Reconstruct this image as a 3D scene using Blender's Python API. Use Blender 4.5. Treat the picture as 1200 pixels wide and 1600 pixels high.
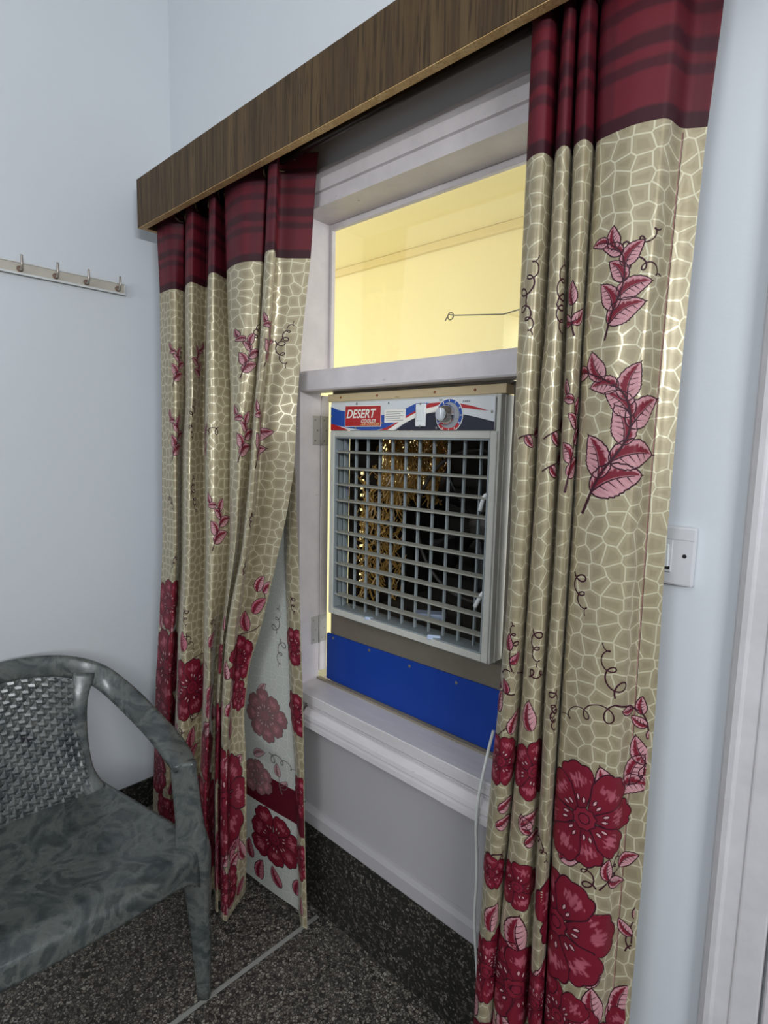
import bpy, bmesh, math, random
import numpy as np
from mathutils import Matrix, Vector

random.seed(7)
rng = np.random.default_rng(7)
scene = bpy.context.scene
COL = scene.collection
for o in list(bpy.data.objects):
    bpy.data.objects.remove(o)

# ------------------------------------------------------------------ camera
F_PX = 899.1
PITCH, YAW, ROLL = 0.117660946, 0.759097842, 0.0224195801
CAM = np.array([0.0, -1.035, 1.40])


def cam_rot():
    cx, sx = math.cos(PITCH), math.sin(PITCH)
    cy, sy = math.cos(YAW), math.sin(YAW)
    cz, sz = math.cos(ROLL), math.sin(ROLL)
    Rz = np.array([[cy, sy, 0], [-sy, cy, 0], [0, 0, 1]])
    B = np.array([[1, 0, 0], [0, 0, -1], [0, 1, 0]])
    Rx = np.array([[1, 0, 0], [0, cx, -sx], [0, sx, cx]])
    Rr = np.array([[cz, -sz, 0], [sz, cz, 0], [0, 0, 1]])
    return Rr @ Rx @ B @ Rz


RC = cam_rot()
cam_data = bpy.data.cameras.new('camera')
cam = bpy.data.objects.new('camera', cam_data)
COL.objects.link(cam)
cam_data.sensor_fit = 'HORIZONTAL'
cam_data.sensor_width = 36.0
cam_data.lens = F_PX / 1200 * 36.0
cam_data.clip_start = 0.02
M3 = RC.T @ np.diag([1, -1, -1])
mw = Matrix([list(M3[i]) + [CAM[i]] for i in range(3)] + [[0, 0, 0, 1]])
cam.matrix_world = mw
scene.camera = cam

scene.view_settings.view_transform = 'Standard'
scene.view_settings.look = 'None'
scene.view_settings.gamma = 1.0
scene.view_settings.use_curve_mapping = False
scene.view_settings.exposure = 0.0

# ------------------------------------------------------------------ world
SKY_STRENGTH = 2.5
TUBE_POWER = (20.0, 52.0)      # added tubes: rear wall, side wall
TUBE_COLOR = (0.93, 0.965, 1.0)
world = bpy.data.worlds.new('sky')
scene.world = world
world.use_nodes = True
wn = world.node_tree
wn.nodes['Background'].inputs[0].default_value = (0.93, 0.97, 1.0, 1)
wn.nodes['Background'].inputs[1].default_value = SKY_STRENGTH


# ------------------------------------------------------------------ pixel helpers (1200x1600 photo -> world)
def ray(x, y):
    return RC.T @ np.array([(x - 600) / F_PX, (y - 800) / F_PX, 1.0])


def ony(x, y, Y):
    d = ray(x, y)
    return CAM + (Y - CAM[1]) / d[1] * d


def onx(x, y, X):
    d = ray(x, y)
    return CAM + (X - CAM[0]) / d[0] * d


def onz(x, y, Z):
    d = ray(x, y)
    return CAM + (Z - CAM[2]) / d[2] * d


def proj(P):
    v = (np.asarray(P) - CAM) @ RC.T
    return np.stack([600 + F_PX * v[..., 0] / v[..., 2], 800 + F_PX * v[..., 1] / v[..., 2], v[..., 2]], -1)


# ------------------------------------------------------------------ material helpers
def srgb(r, g, b):
    f = lambda c: (c / 255 / 12.92) if c / 255 <= 0.04045 else ((c / 255 + 0.055) / 1.055) ** 2.4
    return (f(r), f(g), f(b), 1.0)


class NT:
    """small node-tree builder"""
    def __init__(self, name, rough=0.5, spec=0.5, metal=0.0):
        self.m = bpy.data.materials.new(name)
        self.m.use_nodes = True
        self.t = self.m.node_tree
        self.b = self.t.nodes['Principled BSDF']
        self.b.inputs['Roughness'].default_value = rough
        self.b.inputs['Specular IOR Level'].default_value = spec
        self.b.inputs['Metallic'].default_value = metal

    def n(self, typ, **kw):
        nd = self.t.nodes.new(typ)
        for k, v in kw.items():
            if k.startswith('i_'):
                key = k[2:]
                key = int(key) if key.isdigit() else key.replace('_', ' ')
                self.set(nd.inputs[key], v)
            else:
                setattr(nd, k, v)
        return nd

    def set(self, inp, v):
        if hasattr(v, 'is_output') or isinstance(v, bpy.types.NodeSocket):
            self.t.links.new(v, inp)
        else:
            inp.default_value = v

    def math(self, op, a, b=None, c=None, clamp=False):
        nd = self.n('ShaderNodeMath', operation=op, use_clamp=clamp)
        self.set(nd.inputs[0], a)
        if b is not None:
            self.set(nd.inputs[1], b)
        if c is not None:
            self.set(nd.inputs[2], c)
        return nd.outputs[0]

    def mix(self, fac, a, b, mode='MIX'):
        nd = self.n('ShaderNodeMix', data_type='RGBA', blend_type=mode)
        self.set(nd.inputs[0], fac)
        self.set(nd.inputs[6], a)
        self.set(nd.inputs[7], b)
        return nd.outputs[2]

    def ramp(self, fac, stops, interp='LINEAR'):
        nd = self.n('ShaderNodeValToRGB')
        cr = nd.color_ramp
        cr.interpolation = interp
        while len(cr.elements) < len(stops):
            cr.elements.new(0.5)
        for e, (p, c) in zip(cr.elements, stops):
            e.position = p
            e.color = c if len(c) == 4 else (*c, 1)
        self.set(nd.inputs[0], fac)
        return nd.outputs[0]

    def coord(self, which='Object', scale=(1, 1, 1)):
        tc = self.n('ShaderNodeTexCoord')
        mp = self.n('ShaderNodeMapping')
        self.t.links.new(tc.outputs[which], mp.inputs[0])
        mp.inputs['Scale'].default_value = scale
        return mp.outputs[0]

    def noise(self, vec, scale, detail=3, rough=0.55, dist=0.0, out=0):
        nd = self.n('ShaderNodeTexNoise')
        nd.inputs['Scale'].default_value = scale
        nd.inputs['Detail'].default_value = detail
        nd.inputs['Roughness'].default_value = rough
        nd.inputs['Distortion'].default_value = dist
        self.t.links.new(vec, nd.inputs['Vector'])
        return nd.outputs[out]

    def bump(self, h, strength=0.2, dist=0.002):
        nd = self.n('ShaderNodeBump')
        nd.inputs['Strength'].default_value = strength
        nd.inputs['Distance'].default_value = dist
        self.set(nd.inputs['Height'], h)
        self.t.links.new(nd.outputs[0], self.b.inputs['Normal'])

    def color(self, c):
        self.set(self.b.inputs['Base Color'], c)

    def rough(self, r):
        self.set(self.b.inputs['Roughness'], r)


def simple(name, rgb, rough=0.5, spec=0.5, metal=0.0, var=0.0, scale=40, bump=0.0):
    k = NT(name, rough, spec, metal)
    c = srgb(*rgb)
    if var:
        v = k.coord()
        f = k.noise(v, scale)
        dark = tuple(x * (1 - var) for x in c[:3]) + (1,)
        k.color(k.mix(f, dark, tuple(min(1, x * (1 + var * 0.6)) for x in c[:3]) + (1,)))
        if bump:
            k.bump(f, bump)
    else:
        k.color(c)
    return k.m


def mat_wall(name, rgb):
    k = NT(name, 0.75, 0.25)
    v = k.coord()
    c = srgb(*rgb)
    big = k.noise(v, 1.7, 4, 0.6)
    fine = k.noise(v, 170, 2, 0.6)
    c1 = tuple(x * 0.95 for x in c[:3]) + (1,)
    col = k.mix(big, c1, c)
    k.color(col)
    h = k.math('ADD', k.math('MULTIPLY', fine, 0.35), k.math('MULTIPLY', k.noise(v, 9, 3), 1.0))
    k.bump(h, 0.12, 0.004)
    return k.m


def mat_painted(name, rgb, chips=True, dirt=(120, 105, 85), streak=(1, 1, 1)):
    k = NT(name, 0.42, 0.45)
    v = k.coord('Object', streak)
    c = srgb(*rgb)
    f = k.noise(v, 14, 5, 0.65)
    col = k.mix(k.ramp(f, [(0.35, (0, 0, 0)), (0.75, (1, 1, 1))]), tuple(x * 0.86 for x in c[:3]) + (1,), c)
    if chips:
        g = k.noise(v, 38, 4, 0.7)
        col = k.mix(k.ramp(g, [(0.68, (0, 0, 0)), (0.76, (1, 1, 1))]), col, srgb(*dirt))
    k.color(col)
    k.bump(k.noise(v, 60, 4), 0.15, 0.002)
    return k.m


MAT = {}
MAT['wall'] = mat_wall('wall_paint', (216, 220, 224))
MAT['ceiling'] = mat_wall('ceiling_paint', (232, 234, 236))
MAT['under_sill_shaded'] = mat_wall('shaded_plaster_under_sill', (172, 168, 169))  # greyer plaster tone, with the shade below the sill painted in
MAT['yellow'] = mat_wall('yellow_limewash', (238, 223, 164))
MAT['yellow_shade_band'] = mat_wall('shaded_yellow_cornice', (222, 202, 140))  # yellow darkened to paint in the shade of a groove
MAT['frame'] = mat_painted('painted_window_wood', (222, 214, 214))
MAT['frame_clean'] = mat_painted('painted_trim_wood', (216, 212, 214), chips=False)
MAT['sill'] = mat_painted('painted_sill_wood', (216, 210, 210), streak=(0.35, 2.2, 2.2), dirt=(110, 100, 92))
MAT['raw'] = mat_painted('aged_plywood_edge', (214, 192, 150), dirt=(120, 84, 50), streak=(0.5, 2, 2))
MAT['door'] = mat_painted('door_paint', (214, 209, 211), chips=False)
MAT['grime_bead'] = mat_painted('grimy_bead', (150, 138, 118), dirt=(80, 70, 58), streak=(0.4, 2, 2))


def mat_wood(name, a, b, c):
    k = NT(name, 0.55, 0.2)
    v = k.coord('Object', (1.0, 1.0, 0.045))
    n1 = k.noise(v, 34, 5, 0.6, 0.6)
    n2 = k.noise(v, 190, 3, 0.6)
    n3 = k.noise(k.coord('Object', (1, 1, 0.3)), 5, 2)
    col = k.ramp(n1, [(0.3, srgb(*a)), (0.52, srgb(*b)), (0.72, srgb(*c))])
    col = k.mix(k.ramp(n2, [(0.36, (1, 1, 1)), (0.5, (0, 0, 0))]), col, srgb(*a))
    col = k.mix(k.math('MULTIPLY', n3, 0.35), col, srgb(*b))
    k.color(col)
    k.bump(n2, 0.12, 0.001)
    return k.m


MAT['laminate'] = mat_wood('walnut_laminate', (52, 39, 27), (84, 66, 44), (104, 84, 56))
MAT['woodedge'] = mat_wood('raw_wood_edge', (176, 138, 92), (206, 170, 120), (226, 196, 146))


def mat_terrazzo(name, gain=1.0, sparse=0.10):
    k = NT(name, 0.30, 0.5)
    v = k.coord()
    d = k.noise(v, 60, 2, 0.5, 0, 1)
    mv = k.n('ShaderNodeMix', data_type='VECTOR')
    mv.inputs[0].default_value = 0.012
    k.t.links.new(v, mv.inputs[4])
    k.t.links.new(d, mv.inputs[5])
    vec = mv.outputs[1]
    cols, edges = None, None
    vo = k.n('ShaderNodeTexVoronoi', feature='DISTANCE_TO_EDGE')
    vo.inputs['Scale'].default_value = 138
    k.t.links.new(vec, vo.inputs['Vector'])
    vc = k.n('ShaderNodeTexVoronoi', feature='F1')
    vc.inputs['Scale'].default_value = 138
    k.t.links.new(vec, vc.inputs['Vector'])
    sep = k.n('ShaderNodeSeparateColor')
    k.t.links.new(vc.outputs['Color'], sep.inputs[0])
    chip = k.ramp(sep.outputs[0], [(0.0, srgb(74, 69, 62)), (0.3, srgb(108, 102, 92)), (0.62, srgb(136, 129, 116)),
                                   (0.86, srgb(172, 165, 152)), (1.0, srgb(120, 104, 90))])
    edge = k.ramp(vo.outputs['Distance'], [(0.07, (0, 0, 0)), (0.15, (1, 1, 1))])
    size = k.ramp(sep.outputs[1], [(sparse, (0, 0, 0)), (sparse + .05, (1, 1, 1))])
    fac = k.math('MULTIPLY', edge, size)
    col = k.mix(fac, srgb(34, 32, 29), chip)
    big = k.noise(v, 2.2, 3)
    col = k.mix(k.math('MULTIPLY', big, 0.35), col, srgb(66, 62, 55))
    if gain != 1.0:
        col = k.mix(1 - gain, col, srgb(20, 20, 18))
    k.color(col)
    k.rough(k.ramp(big, [(0.3, (0.45, 0.45, 0.45)), (0.7, (0.62, 0.62, 0.62))]))
    k.bump(edge, 0.06, 0.001)
    return k.m


MAT['terrazzo'] = mat_terrazzo('terrazzo')
MAT['terrazzo_shaded'] = mat_terrazzo('shaded_terrazzo_skirting', 0.55, 0.45)  # terrazzo again, with the shade under the lip put into the colour
MAT['strip'] = simple('divider_strip_grey', (150, 150, 142), 0.5, var=0.15)

MAT['case'] = mat_painted('cooler_grey_paint', (200, 198, 188), dirt=(120, 112, 98))
MAT['fin'] = mat_painted('dusty_fin_metal', (158, 156, 144), dirt=(92, 82, 66), streak=(0.6, 1, 1))
MAT['bar'] = mat_painted('grey_bar_metal', (142, 150, 152), dirt=(86, 82, 74))
MAT['dark_metal'] = simple('cooler_inside_sheet', (44, 40, 36), 0.6, var=0.4, scale=12)
MAT['cooler_tank'] = simple('galvanised_tank', (84, 80, 72), 0.55, var=0.35, scale=9)
MAT['board'] = mat_painted('grimy_sheet_metal', (120, 112, 98), dirt=(58, 50, 42), streak=(1, 1, 1.6))
MAT['blue'] = simple('blue_sheet', (8, 58, 150), 0.55, 0.35, var=0.1, scale=300)
MAT['straw'] = simple('wood_wool_straw', (206, 162, 86), 0.35, 0.7, var=0.4, scale=60)
MAT['fan'] = simple('fan_blade_black', (30, 28, 30), 0.35, var=0.2)
MAT['motor'] = simple('motor_grey', (70, 66, 62), 0.5, var=0.25)
MAT['white_plastic'] = simple('white_plastic', (226, 228, 226), 0.35)
MAT['pale_blue_plastic'] = simple('pale_blue_plastic', (186, 200, 224), 0.4)
MAT['screw'] = simple('screw_steel', (150, 148, 140), 0.35, metal=0.7, var=0.2)
MAT['rust_screw'] = simple('rusty_screw', (150, 86, 56), 0.7, var=0.3)
MAT['steel'] = mat_painted('old_hinge_steel', (176, 172, 166), dirt=(96, 84, 70))
MAT['chrome'] = simple('chrome_knob', (215, 215, 215), 0.12, metal=1.0)
MAT['p_white'] = simple('print_white', (214, 216, 216), 0.35)
MAT['p_blue'] = simple('print_blue', (32, 74, 158), 0.35)
MAT['p_red'] = simple('print_red', (176, 30, 34), 0.35)
MAT['p_navy'] = simple('print_navy', (26, 28, 46), 0.35)
MAT['p_cream'] = simple('print_cream', (240, 234, 222), 0.4)
MAT['p_gold'] = simple('print_gold', (236, 196, 130), 0.4)
MAT['p_grey'] = simple('print_grey', (150, 152, 156), 0.4)
MAT['black'] = simple('black_plastic', (18, 18, 18), 0.4)
MAT['cable'] = simple('white_cable', (222, 222, 216), 0.45)
MAT['switch'] = simple('switch_plate_plastic', (212, 212, 214), 0.3, var=0.06, scale=25)
MAT['rail'] = mat_painted('hook_rail_paint', (198, 192, 178), dirt=(140, 112, 80))
MAT['rail_rim'] = mat_painted('hook_rail_rim', (224, 226, 226), chips=False)
MAT['hook'] = simple('hook_metal', (176, 168, 158), 0.35, metal=0.6, var=0.2)
MAT['hook_base'] = simple('hook_base_brown', (112, 88, 74), 0.6, var=0.3)
MAT['rod'] = simple('dark_curtain_rod', (54, 46, 40), 0.3, metal=0.6)
MAT['eyelet'] = simple('bronze_eyelet', (92, 76, 58), 0.25, metal=0.8)
MAT['wire'] = simple('thin_wire', (96, 84, 60), 0.5)


def mat_glass():
    k = NT('window_glass')
    t = k.t
    tr = k.n('ShaderNodeBsdfTransparent')
    gl = k.n('ShaderNodeBsdfGlossy')
    gl.inputs['Roughness'].default_value = 0.03
    mx = k.n('ShaderNodeMixShader')
    mx.inputs[0].default_value = 0.05
    t.links.new(tr.outputs[0], mx.inputs[1])
    t.links.new(gl.outputs[0], mx.inputs[2])
    t.links.new(mx.outputs[0], t.nodes['Material Output'].inputs[0])
    return k.m


MAT['glass'] = mat_glass()


def mat_chair():
    k = NT('marbled_grey_plastic', 0.28, 0.5)
    v = k.coord()
    n1 = k.noise(v, 7, 6, 0.62, 2.2)
    n2 = k.noise(v, 22, 4, 0.6, 1.2)
    col = k.ramp(n1, [(0.28, srgb(26, 31, 34)), (0.42, srgb(58, 65, 66)), (0.52, srgb(96, 100, 96)), (0.60, srgb(50, 56, 58)), (0.72, srgb(84, 88, 84))])
    col = k.mix(k.math('MULTIPLY', n2, 0.40), col, srgb(92, 94, 88))
    k.color(col)
    k.rough(k.ramp(n2, [(0.3, (0.16, 0.16, 0.16)), (0.75, (0.42, 0.42, 0.42))]))
    return k.m


MAT['chair'] = mat_chair()

ZB = 1.879          # height of the seam between burgundy header and floral cloth


def mat_cloth(name, reverse=False):
    k = NT(name, 0.36, 0.55)
    uv = k.n('ShaderNodeUVMap', uv_map='cloth').outputs[0]
    nz = k.noise(uv, 9, 2, 0.5, 0, 1)
    mv = k.n('ShaderNodeMix', data_type='VECTOR')
    mv.inputs[0].default_value = 0.02
    k.t.links.new(uv, mv.inputs[4])
    k.t.links.new(nz, mv.inputs[5])
    vo = k.n('ShaderNodeTexVoronoi', feature='DISTANCE_TO_EDGE', voronoi_dimensions='2D')
    vo.inputs['Scale'].default_value = 39
    vo.inputs['Randomness'].default_value = 0.62
    k.t.links.new(mv.outputs[1], vo.inputs['Vector'])
    d = vo.outputs['Distance']
    grain = k.noise(uv, 900, 2, 0.7)
    if reverse:
        cell, cell2, line = srgb(190, 192, 184), srgb(186, 188, 180), srgb(194, 196, 188)
    else:
        cell, cell2, line = srgb(158, 145, 115), srgb(174, 161, 130), srgb(206, 199, 170)
    col = k.mix(k.ramp(d, [(0.2, (0, 0, 0)), (0.3, (1, 1, 1))]), cell2, cell)
    col = k.mix(k.math('MULTIPLY', grain, 0.55), col, tuple(x * 0.72 for x in cell[:3]) + (1,))
    col = k.mix(k.ramp(d, [(0.030, (1, 1, 1)), (0.058, (0, 0, 0))]), col, line)
    k.color(col)
    k.b.inputs['Sheen Weight'].default_value = 0.15
    k.rough(k.ramp(d, [(0.05, (0.3, 0.3, 0.3)), (0.1, (0.4, 0.4, 0.4))]))
    k.bump(grain, 0.05, 0.0006)
    k.b.inputs['Metallic'].default_value = 0.0 if reverse else 0.28
    return k.m


def mat_header():
    k = NT('burgundy_header_cloth', 0.55, 0.3)
    uv = k.n('ShaderNodeUVMap', uv_map='cloth').outputs[0]
    sp = k.n('ShaderNodeSeparateXYZ')
    k.t.links.new(uv, sp.inputs[0])
    u, v = sp.outputs[0], sp.outputs[1]
    h = k.math('SUBTRACT', v, ZB)
    wob = k.noise(uv, 18, 3, 0.6)
    hh = k.math('ADD', h, k.math('MULTIPLY', k.math('SUBTRACT', wob, 0.5), 0.012))
    t = k.math('DIVIDE', hh, 0.36)
    b = (0, 0, 0)
    w = (1, 1, 1)
    stops = [(0.0, w), (0.055, w), (0.07, b), (0.2, b), (0.215, (.8, .8, .8)), (0.245, (.8, .8, .8)), (0.26, b), (0.285, b), (0.30, (.9, .9, .9)), (0.34, (.9, .9, .9)),
             (0.36, b), (0.43, b), (0.445, (.8, .8, .8)), (0.475, (.8, .8, .8)), (0.49, b), (0.53, b), (0.55, (.8, .8, .8)), (0.6, (.8, .8, .8)), (0.62, b), (0.70, b), (0.72, w), (0.8, w)]
    band = k.ramp(t, stops)
    us = k.n('ShaderNodeCombineXYZ')
    k.t.links.new(u, us.inputs[0])
    vb = k.ramp(k.noise(us.outputs[0], 14, 2, 0.6), [(0.46, (0, 0, 0)), (0.54, (1, 1, 1))])
    grain = k.noise(uv, 700, 2, 0.7)
    col = k.mix(k.math('MULTIPLY', vb, 0.55), srgb(106, 24, 36), srgb(72, 15, 27))
    col = k.mix(k.math('MULTIPLY', band, 0.85), col, srgb(36, 11, 19))
    col = k.mix(k.math('MULTIPLY', grain, 0.4), col, srgb(60, 14, 26))
    k.color(col)
    k.bump(grain, 0.08, 0.0006)
    return k.m


def mat_print():
    k = NT('floral_print_ink', 0.5, 0.3)
    at = k.n('ShaderNodeAttribute', attribute_name='ink')
    k.color(at.outputs['Color'])
    return k.m


MAT['cloth'] = mat_cloth('cream_net_satin')
MAT['cloth_rev'] = mat_cloth('pale_reverse_satin', True)
MAT['header'] = mat_header()
MAT['print'] = mat_print()

def mat_emit(name, col, s):
    k = NT(name)
    k.b.inputs['Emission Color'].default_value = (*col, 1)
    k.b.inputs['Emission Strength'].default_value = s
    return k.m


MAT['tube'] = mat_emit('lit_tube', TUBE_COLOR, 4.0)


# ------------------------------------------------------------------ object helpers
def empty(name, loc, label=None, cat=None, group=None, kind=None):
    o = bpy.data.objects.new(name, None)
    o.empty_display_size = 0.05
    COL.objects.link(o)
    o.location = loc
    return tag(o, label, cat, group, kind)


def tag(o, label=None, cat=None, group=None, kind=None):
    if label:
        o['label'] = label
    if cat:
        o['category'] = cat
    if group:
        o['group'] = group
    if kind:
        o['kind'] = kind
    return o


def world_loc(o):
    v = Vector(o.location)
    while o.parent:
        o = o.parent
        v += Vector(o.location)
    return v


def link(name, me, mat, parent=None, smooth=False):
    """geometry is given in world coordinates; a child is shifted back by its parents' offsets"""
    o = bpy.data.objects.new(name, me)
    COL.objects.link(o)
    if mat is not None:
        me.materials.append(MAT[mat] if isinstance(mat, str) else mat)
    if smooth:
        me.polygons.foreach_set('use_smooth', [True] * len(me.polygons))
    if parent is not None:
        off = world_loc(parent)
        o.parent = parent
        o.location = -off
    return o


def pyd(name, verts, faces, mat, parent=None, smooth=False):
    me = bpy.data.meshes.new(name)
    me.from_pydata([tuple(map(float, v)) for v in verts], [], faces)
    me.update()
    return link(name, me, mat, parent, smooth)


def from_bm(name, bm, mat, parent=None, smooth=False):
    me = bpy.data.meshes.new(name)
    bmesh.ops.recalc_face_normals(bm, faces=bm.faces)
    bm.to_mesh(me)
    bm.free()
    return link(name, me, mat, parent, smooth)


def bm_box(bm, lo, hi, bev=0.0, seg=1, rot=None):
    lo, hi = Vector(lo), Vector(hi)
    g = bmesh.ops.create_cube(bm, size=1.0)
    vs = g['verts']
    c = (lo + hi) / 2
    s = hi - lo
    for v in vs:
        v.co = Vector((v.co.x * s.x, v.co.y * s.y, v.co.z * s.z))
    if rot is not None:
        for v in vs:
            v.co = rot @ v.co
    for v in vs:
        v.co += c
    if bev > 0:
        es = list({e for v in vs for e in v.link_edges})
        bmesh.ops.bevel(bm, geom=es, offset=bev, segments=seg, affect='EDGES', profile=0.6)


def box(name, lo, hi, mat, parent=None, bev=0.0015, seg=1, rot=None):
    bm = bmesh.new()
    bm_box(bm, lo, hi, bev, seg, rot)
    return from_bm(name, bm, mat, parent)


def boxes(name, lst, mat, parent=None, bev=0.0):
    bm = bmesh.new()
    for lo, hi in lst:
        bm_box(bm, lo, hi, bev)
    return from_bm(name, bm, mat, parent)


def extrude_profile(name, prof, axis, a, b, mat, parent=None, smooth=False):
    """prof: closed polygon of 2-D points; axis 'x' -> (y,z), 'z' -> (x,y), 'y' -> (x,z)"""
    def P(q, t):
        return {'x': (t, q[0], q[1]), 'z': (q[0], q[1], t), 'y': (q[0], t, q[1])}[axis]
    n = len(prof)
    bm = bmesh.new()
    va = [bm.verts.new(P(q, a)) for q in prof]
    vb = [bm.verts.new(P(q, b)) for q in prof]
    for i in range(n):
        bm.faces.new((va[i], va[(i + 1) % n], vb[(i + 1) % n], vb[i]))
    bm.faces.new(va)
    bm.faces.new(vb[::-1])
    return from_bm(name, bm, mat, parent, smooth)


def tube_mesh(path, rad, n=8, closed=False):
    path = np.asarray(path, float)
    m = len(path)
    rad = np.full(m, rad) if np.isscalar(rad) else np.asarray(rad)
    T = np.gradient(path, axis=0)
    if closed:
        T = np.roll(path, -1, 0) - np.roll(path, 1, 0)
    T /= np.linalg.norm(T, axis=1)[:, None] + 1e-12
    nrm = np.cross(T[0], [0.3, 0.2, 0.9])
    if np.linalg.norm(nrm) < 1e-3:
        nrm = np.cross(T[0], [1, 0, 0])
    V = []
    for i in range(m):
        nrm = nrm - T[i] * (nrm @ T[i])
        nrm /= np.linalg.norm(nrm)
        bn = np.cross(T[i], nrm)
        for j in range(n):
            a = 2 * math.pi * j / n
            V.append(path[i] + rad[i] * (math.cos(a) * nrm + math.sin(a) * bn))
    F = []
    for i in range(m if closed else m - 1):
        for j in range(n):
            i2 = (i + 1) % m
            F.append((i * n + j, i * n + (j + 1) % n, i2 * n + (j + 1) % n, i2 * n + j))
    if not closed:
        F.append(tuple(range(n))[::-1])
        F.append(tuple(range((m - 1) * n, m * n)))
    return V, F


def tube(name, path, rad, mat, parent=None, n=8, closed=False):
    V, F = tube_mesh(path, rad, n, closed)
    return pyd(name, V, F, mat, parent, True)


def lathe(name, prof, center, axis, mat, parent=None, n=24):
    """prof: (r, h) pairs along axis direction (unit vector)"""
    ax = np.asarray(axis, float)
    ax /= np.linalg.norm(ax)
    a = np.cross(ax, [0.1, 0.2, 0.97])
    if np.linalg.norm(a) < 0.1:
        a = np.cross(ax, [1, 0, 0])
    a /= np.linalg.norm(a)
    b = np.cross(ax, a)
    V, F = [], []
    for r, h in prof:
        for j in range(n):
            t = 2 * math.pi * j / n
            V.append(np.asarray(center) + ax * h + r * (math.cos(t) * a + math.sin(t) * b))
    for i in range(len(prof) - 1):
        for j in range(n):
            F.append((i * n + j, i * n + (j + 1) % n, (i + 1) * n + (j + 1) % n, (i + 1) * n + j))
    F.append(tuple(range(n))[::-1])
    F.append(tuple(range((len(prof) - 1) * n, len(prof) * n)))
    o = pyd(name, V, F, mat, parent, True)
    md = o.modifiers.new('edges', 'EDGE_SPLIT')
    md.split_angle = math.radians(40)
    return o


def grid_faces(nr, nc):
    i = np.arange(nr - 1)[:, None] * nc + np.arange(nc - 1)[None, :]
    return np.stack([i, i + 1, i + nc + 1, i + nc], -1).reshape(-1, 4)


def crom(P, n):
    """Catmull-Rom through the rows of P (k,d): n samples per span"""
    P = np.asarray(P, float)
    Q = np.vstack([2 * P[0] - P[1], P, 2 * P[-1] - P[-2]])
    out = []
    for i in range(1, len(Q) - 2):
        t = np.linspace(0, 1, n, endpoint=False)[:, None]
        a, b, c, d = Q[i - 1], Q[i], Q[i + 1], Q[i + 2]
        out.append(0.5 * ((2 * b) + (c - a) * t + (2 * a - 5 * b + 4 * c - d) * t ** 2 + (3 * b - a - 3 * c + d) * t ** 3))
    out.append(P[-1:])
    return np.vstack(out)


# ================================================================== THE ROOM
XL, XRW, YB, ZC = -2.06, 2.0, -3.3, 3.05       # left wall, right wall, back of room, ceiling
XJ, XJR = -1.312, -0.585                       # window opening left / right
WT = 0.07                                      # wall thickness
Z_SILL, Z_HEAD = 0.680, 2.015

tag(box('floor', (XL - .1, YB - .1, -0.06), (XRW + .1, 0.0, 0.0), 'terrazzo', bev=0), kind='structure')
FLOOR = bpy.data.objects['floor']
# light grey divider strip let into the terrazzo, running up to the window wall
box('divider_strip', (-1.2035, YB, -0.002), (-1.1905, -0.02, 0.0006), 'strip', FLOOR, bev=0)
box('divider_strip', (0.02, YB, -0.002), (0.033, -0.02, 0.0006), 'strip', FLOOR, bev=0)
tag(box('ceiling', (XL - .1, YB - .1, ZC), (XRW + .1, WT, ZC + .1), 'ceiling', bev=0), kind='structure')
tag(box('wall_left', (XL - .1, YB - .1, 0), (XL, WT, ZC), 'wall', bev=0), kind='structure')
tag(box('wall_right', (XRW, YB - .1, 0), (XRW + .1, WT, ZC), 'wall', bev=0), kind='structure')
tag(box('wall_rear', (XL, YB - .1, 0), (XRW, YB, ZC), 'wall', bev=0), kind='structure')
hx0, hx1 = XJ - 0.075, XJR + 0.075
tag(boxes('wall_window', [((XL, 0, 0), (hx0, WT, ZC)), ((hx1, 0, 0), (XRW, WT, ZC)),
                          ((hx0, 0, Z_HEAD + .06), (hx1, WT, ZC)), ((hx0, 0, 0), (hx1, WT, 0.59))], 'wall'), kind='structure')
# terrazzo skirting and the plaster lip above it
tag(box('baseboard_window', (XL, -0.004, 0), (-0.205, 0.0, 0.268), 'terrazzo_shaded', bev=0), kind='structure')
tag(box('baseboard_left', (XL, YB, 0), (XL + 0.006, -0.0045, 0.11), 'terrazzo_shaded', bev=0), kind='structure')
tag(box('trim_5', (-1.300, -0.003, 0.3235), (-0.50, -0.0002, 0.5895), 'under_sill_shaded', bev=0), kind='structure')  # thin added sheet carrying the painted shade under the sill
lip = extrude_profile('trim_1', [(0, 0.268), (-0.016, 0.268), (-0.020, 0.274), (-0.019, 0.308), (-0.012, 0.320), (0, 0.323)], 'x', -1.275, -0.22, 'under_sill_shaded')
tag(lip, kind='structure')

# ------------------------------------------------------------------ window frame (fixed light above, open casement below)
W = empty('window_1', (XJ, 0, Z_SILL), kind='structure')
xo, xr = XJ - 0.07, XJR + 0.07
extrude_profile('header', [(0.11, 2.015), (-0.006, 2.015), (-0.007, 2.048), (-0.002, 2.0505), (-0.010, 2.053), (-0.012, 2.082), (-0.020, 2.090), (-0.018, 2.100), (0.0, 2.102), (0.11, 2.102)], 'x', xo, xr, 'frame', W)
extrude_profile('jamb', [(xo, -0.012), (XJ - 0.035, -0.012), (XJ - .032, -.006), (XJ, -0.006), (XJ, 0.0695), (xo, 0.0695)], 'z', 0.60, Z_HEAD, 'frame', W)
extrude_profile('jamb', [(xr, -0.012), (XJR + 0.035, -0.012), (XJR + .032, -.006), (XJR, -0.006), (XJR, 0.0695), (xr, 0.0695)], 'z', 0.60, Z_HEAD, 'frame', W)
extrude_profile('transom', [(-0.004, 1.541), (-0.007, 1.545), (-0.007, 1.590), (-0.002, 1.597), (0.10, 1.590), (0.10, 1.550), (0.062, 1.546), (0.060, 1.541)], 'x', XJ, XJR, 'frame', W)
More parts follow.
